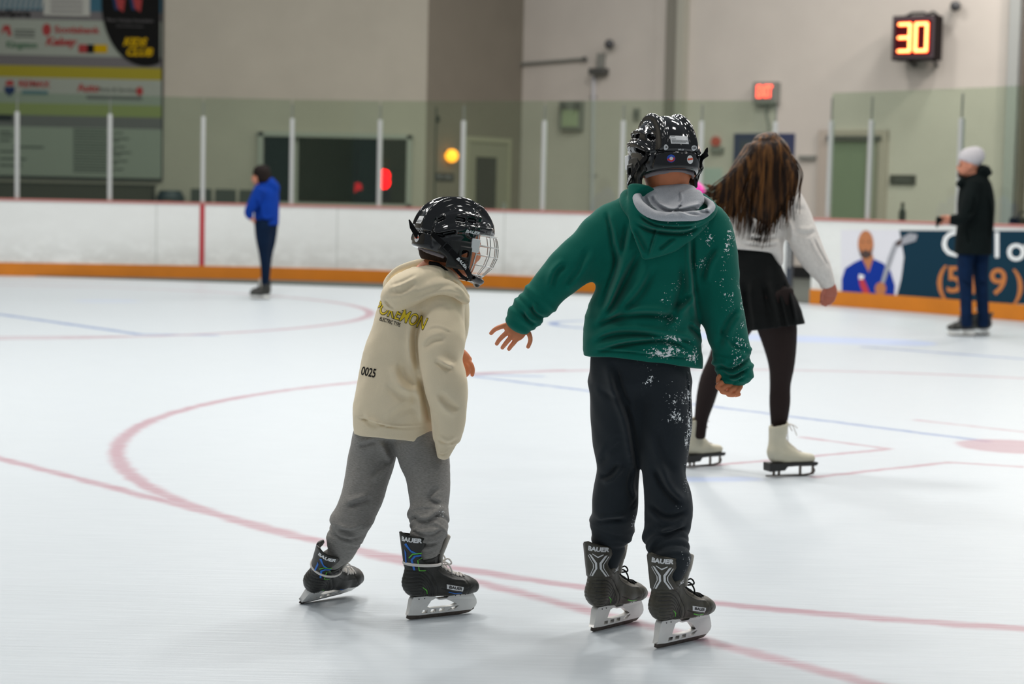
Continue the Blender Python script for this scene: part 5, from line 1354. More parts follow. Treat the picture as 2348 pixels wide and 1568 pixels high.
for line, a, wd, sd in [([(1398, 815), (1412, 880), (1438, 950), (1452, 1020), (1466, 1090)], .015, .012, -1), ([(1405, 820), (1425, 890), (1445, 930)], .006, .008, -1), ([(1372, 1095), (1400, 1080), (1420, 1050)], .009, .009, -1), ([(1365, 1070), (1395, 1030), (1430, 990)], .006, .012, 1),
                        ([(1375, 1045), (1395, 1010), (1420, 985)], .005, .010, -1), ([(1455, 1100), (1462, 1140), (1440, 1165)], .007, .008, 1), ([(1365, 1200), (1395, 1190), (1440, 1185)], .006, .009, 1), ([(1490, 1050), (1520, 1110), (1560, 1150)], .010, .012, 1),
                        ([(1560, 1050), (1575, 1100), (1580, 1140)], .007, .008, 1), ([(1480, 1140), (1520, 1170), (1575, 1160)], .007, .011, -1), ([(1490, 1210), (1530, 1205), (1572, 1195)], .008, .008, 1), ([(1365, 880), (1395, 900), (1420, 910)], .004, .012, 1),
                        ([(1568, 840), (1575, 930), (1572, 1040)], .004, .0035, 1), ([(1500, 960), (1515, 1030), (1545, 1080)], .005, .014, -1), ([(1450, 1060), (1440, 1110), (1455, 1150)], .006, .008, 1)]:
    f.fold(P_, line, a, wd, sd)
P_.warp(lambda X, Y, Z: .003 * hnoise(X, Y, Z, 34, 21) + .001 * hnoise(X, Y, Z, 90, 22))
SP = [(1480, 855, 32, 36, .5), (1540, 910, 70, 70, .45), (1575, 900, 16, 60, .8), (1572, 980, 18, 90, .9), (1545, 945, 40, 28, .8), (1570, 1080, 14, 60, .6), (1550, 1150, 20, 14, .5), (1462, 1200, 18, 34, .7), (1565, 1270, 22, 40, .6), (1500, 830, 70, 16, .4)]
M_jog = snow_cloth('black_fleece', (.020, .026, .032), SP, F=f)
pants = link('joggers', P_.mesh('joggers', 1), M_jog, boy, True)
# skates
gr = dict(kind='grey', boot=M_boot1, guard_mat=M_boot1, lace=M_laceb, gc=.030)
SR = skate(boy, MR, gr, hs=.078); SR['label'] = 'right skate, nearer the camera, with a white name label on its side'
SL = skate(boy, ML, dict(gr, label=False), hs=.072); SL['label'] = 'left skate, farther one of the pair'
HMb = Matrix.Translation(V(f.p(1521, 362, .015))) @ Matrix.Rotation(R(90 + 20), 4, 'Z') @ Matrix.Rotation(R(6), 4, 'Y') @ Matrix.Rotation(R(0), 4, 'X') @ Matrix.Scale(.92, 4)
hb = put_helmet(boy, HMb, [(-.060, -.108, -.004), (-.075, -.112, .004), (-.085, -.114, .016), (-.090, -.115, .026)])
# ================================================================ THE CHILD IN THE CREAM HOODIE
f = Fig(6.0)
kid = props(empty('person', (f.p(880, 1420)[0], 6.0, 0)), 'child in a cream hoodie, grey joggers and caged black helmet, leaning and looking right', 'person')
rnd = random.Random(9)
body = []
B_ = f.field(760, 560, 1100, 1330, -.2, .3, .008)
f.limb(B_, [(1005, 610, .0, 34, 36), (960, 690, 0, 62, 62), (920, 800, 0, 70, 70), (895, 900, 0, 64, 62), (892, 940, 0, 60, 60)], .03)
f.limb(B_, [(862, 1000, .02, 36, 42), (838, 1130, -.02, 24, 26), (804, 1200, -.065, 18, 20)], .02); f.limb(B_, [(960, 1010, -.02, 36, 40), (985, 1140, -.095, 24, 26), (978, 1230, -.14, 18, 18)], .03)
f.limb(B_, [(1010, 700, -.06, 34, 34), (1010, 850, -.1, 28, 28), (1030, 1000, -.08, 18, 18)], .03)
body.append(B_.mesh('b', 1))
HMk = Matrix.Translation(V(f.p(1038, 547, .0))) @ Matrix.Rotation(R(18), 4, 'Z') @ Matrix.Rotation(R(9), 4, 'Y') @ Matrix.Scale(.93, 4)
def hk(x, y, z): return np.array(HMk @ Vector((x, y, z)))
B_ = Field(hk(0, 0, 0) - np.array([.19, .16, .24]), hk(0, 0, 0) + np.array([.17, .16, .13]), .0026)
Ax = np.array(HMk.to_3x3().transposed()); Ax = [a / np.linalg.norm(a) for a in Ax]
def he(c, r, k=.008, op='u'): B_.ell(hk(*c), r, k, op, Ax)
he((-.008, 0, .015), (.093, .078, .090)); he((.028, 0, -.045), (.064, .063, .075), .02); he((.050, 0, -.092), (.032, .036, .026), .02)   # skull, face, jaw
he((.094, 0, -.045), (.014, .010, .016), .012); he((.086, 0, -.024), (.009, .009, .020), .010); he((.080, 0, -.005), (.014, .040, .010), .012)                                          # nose, brow
he((.080, 0, -.070), (.012, .020, .005), .005); he((.079, 0, -.082), (.011, .018, .005), .004); he((.066, .030, -.052), (.020, .018, .020), .012); he((.066, -.030, -.052), (.020, .018, .020), .012)
B_.groovew(np.array([hk(.09, -.020, -.076), hk(.096, 0, -.076), hk(.09, .020, -.076)]), .003, .003)
for sy in (-1, 1):
    he((.083, sy * .024, -.022), (.008, .014, .008), .006, 's'); he((.074, sy * .024, -.022), (.010, .011, .008), .002)
    he((-.002, sy * .078, -.045), (.017, .008, .026), .006); he((.003, sy * .086, -.044), (.008, .005, .014), .004, 's')
B_.achain([[*hk(-.03, 0, -.06), .046, .044], [*f.p(1010, 600, .0), .046, .044], [*f.p(1000, 640, .0), .052, .05]], .02, 3)
body.append(B_.mesh('b', 1))
B_ = f.field(1025, 780, 1110, 880, -.05, .2, .0022)
f.limb(B_, [(1040, 805, .08, 19, 17), (1055, 820, .08, 21, 14), (1064, 832, .08, 21, 11)], .012)
fingers(B_, f, [[(1070, 824, .08), (1080, 836, .07), (1084, 848, .07), (1083, 859, .075)], [(1066, 832, .075), (1074, 843, .065), (1074, 853, .066), (1068, 861, .072)], [(1060, 836, .075), (1065, 846, .065), (1063, 855, .068), (1058, 858, .075)],
                [(1053, 836, .075), (1056, 845, .068), (1054, 851, .07), (1050, 852, .075)], [(1048, 822, .07), (1046, 832, .06), (1046, 838, .06), (1048, 845, .062)]], .0082)
body.append(B_.mesh('b', 1))
kb = link('body', join('body', body), M_skin, kid, True)
M_hairk = mat('dark_hair', (.030, .016, .010), .7, noise=.4, nscale=120, stretch=(1, 1, .3))
Hk = f.field(960, 560, 1050, 620, -.15, .15, .003)
Hk.ell(hk(-.035, 0, -.055), (.068, .066, .05), .004, 'u', Ax)
Hk.cut(hk(-.02, 0, -.085), Ax[2] * -1); Hk.cut(hk(.0, 0, 0), Ax[0])
link('hair', Hk.mesh('hair', 1), M_hairk, kid, True)
for sy in (-1, 1):
    b = MB(); b.ball(hk(.0835, sy * .024, -.022), .0075, 8); b.build('eyeball', M_white, kb, True)
    b = MB(); b.ball(hk(.0885, sy * .024, -.022), .0042, 8); b.build('iris', mat('iris', (.03, .015, .01), .2), kb, True)
    b = MB(); b.tube([hk(.088, sy * .010, -.008), hk(.090, sy * .024, -.004), hk(.082, sy * .038, -.008)], .0022, 6); b.build('eyebrow', M_hairk, kb, True)
# hoodie
H = f.field(780, 575, 1100, 1070, -.26, .30, .0042)
f.limb(H, [(1000, 640, .0, 40, 44), (985, 662, .0, 76, 72), (968, 700, .0, 92, 84), (952, 760, .0, 97, 90), (935, 830, .0, 103, 95), (917, 900, .0, 102, 98), (908, 955, .0, 98, 96), (908, 985, 0, 96, 92), (908, 1020, 0, 95, 90)], .02)
hem = [(812, 995), (882, 999), (1005, 1014)]
a, b_ = f.p(812, 993), f.p(1005, 1014); n = np.cross(b_ - a, FW); n /= np.linalg.norm(n); n = n if n[2] < 0 else -n
X = H.ax[0][:, None, None]; Yg = H.ax[1][None, :, None]; Z = H.ax[2][None, None, :]
H.d = np.maximum(H.d, ((X - a[0]) * n[0] + (Yg - a[1]) * n[1] + (Z - a[2]) * n[2])).astype(np.float32)
# near (right) sleeve, pushed forward and hanging over the hand
f.limb(H, [(1020, 668, -.03, 50, 60), (1018, 720, -.07, 50, 62), (1012, 780, -.12, 54, 60), (1010, 830, -.14, 50, 58), (1022, 880, -.15, 50, 56), (1028, 930, -.14, 44, 52), (1027, 975, -.13, 39, 46), (1025, 1003, -.12, 33, 38)], .022)
f.limb(H, [(1025, 1000, -.12, 30, 34), (1020, 1020, -.12, 24, 28), (1017, 1038, -.12, 17, 24), (1016, 1046, -.12, 14, 22)], .004)
# far (left) sleeve peeks out in front of the belly
f.limb(H, [(1035, 690, .10, 40, 50), (1040, 740, .11, 36, 44), (1036, 790, .10, 30, 36), (1038, 806, .09, 24, 28)], .02)
for line, a_, wd, sd in [([(985, 700), (960, 740), (956, 790), (965, 850)], .012, .012, -1), ([(963, 850), (975, 890), (982, 930), (986, 965)], .013, .011, -1), ([(984, 748), (1010, 742), (1044, 756)], .0016, .004, 1), ([(1000, 812), (1025, 828), (1045, 832)], .005, .008, 1),
                         ([(1020, 795), (1040, 812), (1052, 822)], .004, .012, -1), ([(1010, 880), (1035, 910), (1060, 925)], .006, .013, -1), ([(920, 820), (935, 860), (970, 880)], .008, .016, -1), ([(885, 870), (930, 900), (975, 905)], .004, .018, 1),
                         ([(830, 940), (850, 960), (880, 968)], .004, .010, 1), ([(1000, 985), (1030, 1002), (1055, 990)], .006, .007, 1), ([(975, 790), (1000, 770), (1030, 765)], .004, .012, 1), ([(890, 960), (930, 930), (960, 920)], .004, .016, 1), ([(1000, 1000), (1005, 960), (1000, 930)], .004, .008, 1)]:
    f.fold(H, line, a_, wd, sd)
f.fold(H, [(811, 950), (850, 955), (905, 968), (990, 970)], .0050, .0035, 1, ym=.3)
f.fold(H, [(1000, 1022), (1018, 1028), (1034, 1020)], .003, .003, 1)
H.warp(lambda X, Y, Z: .0028 * hnoise(X, Y, Z, 32, 33) + .001 * hnoise(X, Y, Z, 90, 35))
M_cream = snow_cloth('cream_fleece', (.84, .72, .52), None, heather=.0, nb=.05)
hme = H.mesh('hoodie', 1); hoodk = link('hoodie', hme, M_cream, kid, True)
# hood
Hd = f.field(845, 575, 1100, 745, -.26, .24, .0032)
f.limb(Hd, [(1006, 642, .02, 34, 60), (984, 642, -.01, 34, 76), (955, 652, -.03, 38, 84), (925, 668, -.04, 40, 80), (900, 682, -.04, 32, 66), (888, 690, -.04, 22, 50)], .01, 4)
f.limb(Hd, [(1068, 688, -.10, 9, 16), (1040, 666, -.125, 15, 22), (1000, 658, -.12, 22, 30), (952, 675, -.10, 26, 34), (918, 692, -.09, 22, 28), (895, 695, -.07, 15, 22)], .012, 4)
f.limb(Hd, [(888, 668, .05, 9, 12), (886, 645, .07, 7, 10), (904, 624, .08, 7, 9), (930, 612, .07, 8, 9), (972, 602, .04, 9, 12), (1000, 608, .0, 9, 14), (1028, 632, -.06, 8, 14), (1054, 656, -.08, 9, 14), (1070, 680, -.06, 8, 14)], .008, 4)
Hd.ell(f.p(915, 640, .02), (.036, .05, .018), .006, 's')
for line, a_, wd, sd in [([(1062, 655), (1030, 650), (985, 664), (940, 684)], .003, .010, 1), ([(1073, 680), (1040, 672), (1000, 690), (960, 706)], .005, .008, 1), ([(895, 652), (930, 640), (965, 622)], .003, .006, -1), ([(1040, 655), (1056, 662), (1070, 676)], .002, .006, 1), ([(912, 704), (897, 694), (888, 680)], .004, .006, 1), ([(960, 640), (930, 660), (890, 668)], .004, .012, 1)]:
    f.fold(Hd, line, a_, wd, sd, ym=.3)
Hd.warp(lambda X, Y, Z: .0022 * hnoise(X, Y, Z, 50, 41))
hdm = Hd.mesh('hood', 1); link('hood', hdm, M_cream, hoodk, True)
b = MB(); b.tube([f.p(985, 603, -.05), f.p(1004, 606, -.068), f.p(1022, 620, -.078), f.p(1036, 636, -.075)], .006, 8); b.build('shirt_collar', M_web, kid, True)
# lettering on the back
cs = Caster(hme)
M_yel = mat('print_yellow', (.85, .62, .02), .6); M_ink = mat('print_ink', (.02, .018, .016), .7)
def kt(s_, cx_, cy_, hpx, ang, mt, name, off, bold=0., wd=1., sh=0., arch=0.):
    me = text_mesh(s_, hpx / .72, 0, bold, sh, wd)
    ca, sa = math.cos(R(ang)), math.sin(R(ang))
    drape(me, lambda x, y: (cx_ + x * ca + (y + arch * x * x) * sa * 1.0, cy_ + x * sa - (y + arch * x * x) * ca), cs, name, mt, hoodk, off, 2.5)
kt('POKEMON', 917, 722, 29, 20, M_ink, 'back_lettering_outline', .0016, 1.4, .64, .12, -.0004); kt('POKEMON', 917, 722, 29, 20, M_yel, 'back_lettering', .0032, .2, .64, .12, -.0004)
kt('ELECTRIC TYPE', 894, 738, 9, 18, M_ink, 'back_lettering', .0018, .2, .58)
kt('0025', 845, 854, 20, 12, M_ink, 'back_lettering', .0018, .5, .62)
# joggers
MR = place(G(936, 1421), yaw=R(31)); ML = place(G(688, 1384), yaw=R(46), pitch=R(3), roll=R(34), s=.93)
fR = foot(MR, .068); fL = foot(ML, .058)
P_ = f.field(735, 930, 1050, 1345, -.32, .30, .0042)
f.limb(P_, [(905, 940, 0, 84, 78), (907, 968, 0, 86, 80)], .02)
f.limb(P_, [(862, 1000, .02, 54, 66), (854, 1045, .02, 55, 60), (843, 1090, .0, 52, 55), (830, 1140, -.03, 49, 51), (812, 1180, -.055, 46, 47), (803, 1198, -.065, 43, 44)], .02)
f.limb(P_, [(955, 1010, -.02, 55, 66), (972, 1050, -.035, 58, 62), (982, 1090, -.06, 52, 56), (984, 1140, -.095, 47, 50), (982, 1180, -.12, 43, 46)], .02)
f.limb(P_, bunch((804, 1196, -.065), (fL[0][0] + 16, fL[0][1] - 18, fL[0][2]), (45, 36), 3, rnd, .07, 1.0, 2) + [[fL[0][0] + 6, fL[0][1] + 12, fL[0][2], 27, 27], [*fL[1], 26, 26], [*fL[2], 23, 23]], .022, 2)
f.limb(P_, bunch((981, 1184, -.125), (fR[0][0] + 10, fR[0][1] - 8, fR[0][2]), (43, 39), 4, rnd, .07, 1.05, 2) + [[fR[0][0] + 8, fR[0][1] + 10, fR[0][2], 34, 34], [*fR[1], 32, 32], [*fR[2], 27, 27]], .022, 2)
for line, a_, wd, sd in [([(885, 1000), (898, 1030), (908, 1055)], .010, .010, -1), ([(905, 1045), (880, 1060), (850, 1090)], .005, .010, 1), ([(800, 1150), (830, 1140), (860, 1130)], .006, .010, 1), ([(775, 1192), (810, 1202), (840, 1192)], .005, .007, 1), ([(765, 1208), (800, 1222), (835, 1218)], .005, .006, 1),
                         ([(945, 1165), (985, 1172), (1025, 1150)], .007, .009, 1), ([(942, 1192), (990, 1200), (1022, 1190)], .005, .006, 1), ([(938, 1212), (980, 1222), (1020, 1216)], .005, .006, 1), ([(940, 1234), (980, 1240), (1012, 1232)], .003, .006, 1), ([(820, 1020), (850, 1010), (870, 1005)], .005, .008, 1), ([(1010, 1100), (990, 1125), (1020, 1140)], .005, .008, 1)]:
    f.fold(P_, line, a_, wd, sd, ym=.2)
P_.warp(lambda X, Y, Z: .0025 * hnoise(X, Y, Z, 36, 51) + .0012 * hnoise(X, Y, Z, 100, 52))
M_gj = snow_cloth('grey_marl_fleece', (.26, .25, .235), [(1015, 1150, 20, 22, .5), (975, 1275, 30, 16, .6)], F=f, heather=.45, stretch=(.25, .25, 1.6))
link('joggers', P_.mesh('joggers', 1), M_gj, kid, True)
bk = dict(kind='black', boot=M_boot2, guard_mat=M_boot2, lace=M_lacew, gc=.034)
KR = skate(kid, MR, bk, hs=.068); KR['label'] = 'right skate, planted flat, with a white name label on its side'
KL = skate(kid, ML, dict(bk, label=False), hs=.058); KL['label'] = 'left skate, tipped on edge behind the other'
put_helmet(kid, HMk, [(-.118, -.034, -.024), (-.136, -.036, -.010), (-.158, -.038, .014), (-.172, -.038, .036)])
# ================================================================ THE LONG-HAIRED SKATER
f = Fig(9.1)
wo = props(empty('person', (f.p(1720, 1080)[0], 9.1, 0)), 'person with long brown hair, cream sweater and short black skirt, skating away', 'person')
M_knit = mat('cream_knit', (.70, .66, .62), .9, noise=.07, nscale=60, bump=.8, bscale=160)
M_skirt = mat('black_skirt', (.006, .007, .007), .7, noise=.2, nscale=20)
M_hose = mat('sheer_hose', (.022, .014, .013), .7, noise=.1, nscale=3)
body = []
B_ = f.field(1560, 270, 1945, 1020, -.3, .4, .009)
f.limb(B_, [(1760, 330, 0, 36, 44), (1760, 372, .0, 33, 40), (1752, 420, 0, 22, 24), (1745, 470, 0, 45, 40), (1730, 540, 0, 48, 44), (1722, 600, 0, 50, 46), (1735, 660, 0, 46, 44)], .03)
f.limb(B_, [(1800, 455, 0, 24, 24), (1832, 545, -.05, 20, 20), (1880, 620, -.08, 14, 14), (1900, 660, -.08, 11, 11)], .02)
f.limb(B_, [(1690, 455, 0, 24, 24), (1650, 560, .05, 20, 20), (1625, 650, .1, 14, 14)], .02)
body.append(B_.mesh('b', 1))
B_ = f.field(1868, 635, 1945, 715, -.2, .05, .004)
f.limb(B_, [(1893, 640, -.08, 13, 12), (1903, 660, -.08, 15, 11), (1904, 676, -.08, 16, 9)], .01)
fingers(B_, f, [[(1912, 672, -.08), (1910, 686, -.085), (1901, 696, -.09)], [(1906, 674, -.08), (1902, 688, -.085), (1893, 699, -.09)], [(1900, 674, -.08), (1895, 687, -.085), (1887, 697, -.09)], [(1895, 670, -.08), (1890, 682, -.085), (1883, 692, -.09)], [(1893, 664, -.09), (1886, 674, -.10), (1884, 684, -.10)]], .0115)
body.append(B_.mesh('b', 1))
B_ = f.field(1590, 635, 1650, 715, -.05, .22, .004)
f.limb(B_, [(1620, 640, .1, 13, 12), (1612, 662, .1, 15, 11), (1610, 678, .1, 16, 9)], .01)
fingers(B_, f, [[(1602 + 6 * i, 676, .1), (1600 + 6 * i, 688, .095), (1602 + 5 * i, 700 - abs(i - 1.5), .09)] for i in range(4)] + [[(1622, 664, .09), (1628, 674, .08), (1627, 684, .08)]], .0115)
body.append(B_.mesh('b', 1))
link('body', join('body', body), mat('skin_rosy', (.42, .13, .085), .55), wo, True)
H = f.field(1590, 395, 1935, 675, -.35, .35, .006)
f.limb(H, [(1748, 430, 0, 40, 34), (1742, 455, 0, 68, 50), (1738, 500, 0, 70, 58), (1728, 545, 0, 68, 60), (1722, 585, 0, 63, 58), (1720, 625, 0, 62, 57)], .02)
a, b_ = f.p(1672, 572), f.p(1774, 582); n = np.cross(b_ - a, FW); n /= np.linalg.norm(n); n = n if n[2] < 0 else -n
X = H.ax[0][:, None, None]; Yg = H.ax[1][None, :, None]; Z = H.ax[2][None, None, :]
H.d = np.maximum(H.d, np.where(X < f.p(1806, 600)[0], np.minimum((X - a[0]) * n[0] + (Yg - a[1]) * n[1] + (Z - a[2]) * n[2], ((X - f.p(1774, 0)[0]) * -.85 + (Z - f.p(0, 605)[2]) * -.5) * 0 + (X - a[0]) * n[0] + (Yg - a[1]) * n[1] + (Z - a[2]) * n[2]), -1)).astype(np.float32)
f.limb(H, [(1800, 445, 0, 33, 32), (1822, 490, -.02, 35, 32), (1838, 535, -.05, 36, 32), (1858, 580, -.07, 33, 29), (1880, 615, -.08, 27, 24), (1893, 638, -.08, 20, 18), (1898, 655, -.08, 17, 15)], .03)
f.limb(H, [(1690, 450, 0, 32, 32), (1660, 520, .04, 32, 30), (1636, 590, .08, 28, 26), (1618, 650, .1, 18, 18)], .03)
f.limb(H, [(1772, 560, -.02, 22, 40), (1782, 590, -.02, 14, 34), (1788, 606, -.02, 7, 20)], .02)
for line, a_, wd, sd in [([(1812, 530), (1840, 536), (1868, 528)], .004, .014, 1), ([(1810, 470), (1830, 480), (1845, 476)], .002, .014, 1), ([(1700, 540), (1740, 548), (1780, 540)], .007, .010, 1), ([(1690, 555), (1740, 562), (1790, 556)], .006, .008, 1), ([(1845, 545), (1860, 580), (1880, 610)], .004, .006, 1), ([(1855, 540), (1872, 575), (1892, 612)], .004, .006, 1), ([(1790, 500), (1800, 530), (1800, 560)], .010, .012, 1)]:
    f.fold(H, line, a_, wd, sd)
link('sweater', H.mesh('sweater', 1), M_knit, wo, True)
H = f.field(1630, 545, 1850, 785, -.32, .32, .006)
f.limb(H, [(1722, 575, 0, 58, 52), (1728, 620, .0, 64, 62), (1740, 680, 0, 76, 74), (1757, 735, 0, 84, 84), (1762, 780, 0, 90, 90)], .01)
a, b_ = f.p(1690, 762), f.p(1825, 745); n = np.cross(b_ - a, FW); n /= np.linalg.norm(n); n = n if n[2] < 0 else -n; H.cut(a, n)
H.chain(f.rows([(1752, 740, 0, 74, 76), (1762, 800, 0, 84, 84)]), .004, sm=1, op='s')
for line, a_, wd in [([(1790, 640), (1800, 700), (1808, 750)], .012, .014), ([(1740, 640), (1752, 700), (1760, 765)], .010, .016), ([(1700, 640), (1706, 700), (1715, 765)], .010, .014), ([(1770, 660), (1782, 720), (1790, 765)], .008, .010)]: f.fold(H, line, a_, wd, 1)
link('skirt', H.mesh('skirt', 1), M_skirt, wo, True)
L_ = f.field(1570, 600, 1850, 1040, -.3, .5, .006)
f.limb(L_, [(1765, 680, -.02, 56, 60), (1784, 760, -.03, 44, 48), (1792, 830, -.03, 31, 36), (1789, 880, -.02, 24, 30), (1788, 925, -.02, 24, 27), (1786, 970, -.02, 19, 21), (1783, 1010, -.02, 16, 18)], .02)
f.limb(L_, [(1720, 680, .05, 50, 56), (1680, 760, .08, 36, 42), (1652, 825, .10, 28, 33), (1630, 870, .13, 25, 30), (1618, 915, .16, 22, 26), (1608, 960, .18, 16, 19), (1604, 1000, .18, 14, 16)], .02)
link('tights', L_.mesh('tights', 1), M_hose, wo, True)
# hair
M_hair = None
def hair_mat():
    mt, N, L, B = nodes('brown_hair'); b = NB(mt); tc = N.new('ShaderNodeTexCoord'); mp = N.new('ShaderNodeMapping'); mp.inputs['Scale'].default_value = (46, 46, 3.2); mp.inputs['Rotation'].default_value = (0, .25, 0); L.new(tc.outputs['Object'], mp.inputs[0])
    n = N.new('ShaderNodeTexNoise'); n.inputs['Scale'].default_value = 1; n.inputs['Detail'].default_value = 5; L.new(mp.outputs[0], n.inputs[0])
    r = N.new('ShaderNodeValToRGB'); r.color_ramp.elements[0].position = .44; r.color_ramp.elements[0].color = (.014, .006, .003, 1); r.color_ramp.elements[1].position = .72; r.color_ramp.elements[1].color = (.17, .072, .020, 1)
    L.new(n.outputs[0], r.inputs[0]); L.new(r.outputs[0], B.inputs['Base Color']); B.inputs['Roughness'].default_value = .5; B.inputs['Specular IOR Level'].default_value = .18
    bp = N.new('ShaderNodeBump'); bp.inputs['Strength'].default_value = .4; bp.inputs['Distance'].default_value = .01; L.new(n.outputs[0], bp.inputs['Height']); L.new(bp.outputs[0], B.inputs['Normal']); return mt
M_hair = hair_mat()
Hr = f.field(1590, 275, 1835, 575, -.3, .25, .005)
f.limb(Hr, [(1757, 318, .0, 30, 44), (1762, 350, .0, 50, 56), (1765, 395, -.03, 56, 52), (1760, 440, -.07, 50, 34), (1752, 480, -.09, 42, 22), (1748, 510, -.10, 26, 12)], .02, 4)
f.limb(Hr, [(1735, 350, -.02, 32, 34), (1708, 395, -.05, 34, 26), (1682, 430, -.07, 28, 16), (1652, 455, -.08, 16, 8)], .02, 4)
rh = random.Random(11)
ends = [((1790, 330), (1818, 385), (1806, 440), (1802, 490)), ((1785, 320), (1806, 390), (1796, 450), (1792, 505)), ((1775, 320), (1790, 400), (1782, 470), (1776, 520)), ((1768, 330), (1775, 410), (1762, 490), (1748, 552)), ((1760, 330), (1762, 410), (1752, 480), (1738, 545)),
        ((1752, 330), (1748, 400), (1738, 460), (1728, 520)), ((1745, 330), (1730, 400), (1716, 460), (1706, 530)), ((1740, 330), (1715, 390), (1695, 450), (1690, 520)), ((1735, 330), (1703, 390), (1680, 445), (1672, 530)), ((1730, 335), (1695, 385), (1665, 440), (1650, 500)),
        ((1725, 345), (1685, 395), (1650, 430), (1622, 448)), ((1722, 355), (1680, 405), (1650, 445), (1618, 465)), ((1722, 365), (1680, 420), (1660, 460), (1640, 490)), ((1800, 350), (1822, 395), (1812, 435), (1803, 470))]
for e in ends:
    for j in range(2):
        jx = rh.uniform(-7, 7); w_ = rh.uniform(3.5, 6.0)
        P = [(e[i][0] + jx * (.4 + .35 * i), e[i][1] - (26 if i == 3 else 0), -.06 - .018 * i + rh.uniform(-.008, .008) - (.03 if i in (1, 2) else 0), w_ * (.8, 1.3, 1.0, .3)[i], w_ * (.7, 1.0, .8, .3)[i]) for i in range(4)]
        f.limb(Hr, P, .006, 6)
hb_ = Hr.mesh('hair', 2); hc_ = Caster(hb_); sb_ = MB()
for e in ends:
    for j in range(24):
        jx = rh.gauss(0, 8); fl = rh.uniform(-22, 22); wv = rh.uniform(-5, 5); dd = rh.uniform(-.012, .006)
        P = [(e[0][0] * .75 + 1757 * .25 + jx * .5, e[0][1] - 17 + abs(jx) * .6, -.05), (e[0][0] + jx * .7, e[0][1] + 4, -.065)] + [(e[i][0] + jx * (.5 + .3 * i) + wv * (i == 2), e[i][1] + (fl if i == 3 else 0), -.06 - .022 * i + dd - (.03 if i in (1, 2) else 0)) for i in (1, 2, 3)]
        Q = []
        for q in cat(np.array(P), 5):
            w3 = f.p(*q); h = hc_.cam(q[0], q[1], .001)
            if h is not None and h[1] < w3[1] + .03: w3 = h
            Q.append(w3)
        n_ = len(Q); r0 = rh.uniform(.0022, .0042)
        sb_.tube(Q, [r0 * min(1, .5 + 3 * (k / n_)) * min(1, 3.5 * (1 - k / n_) + .12) for k in range(n_)], 5)
link('hair', join('hair', [hb_, pymesh('x', sb_.v, sb_.f)]), M_hair, wo, True)
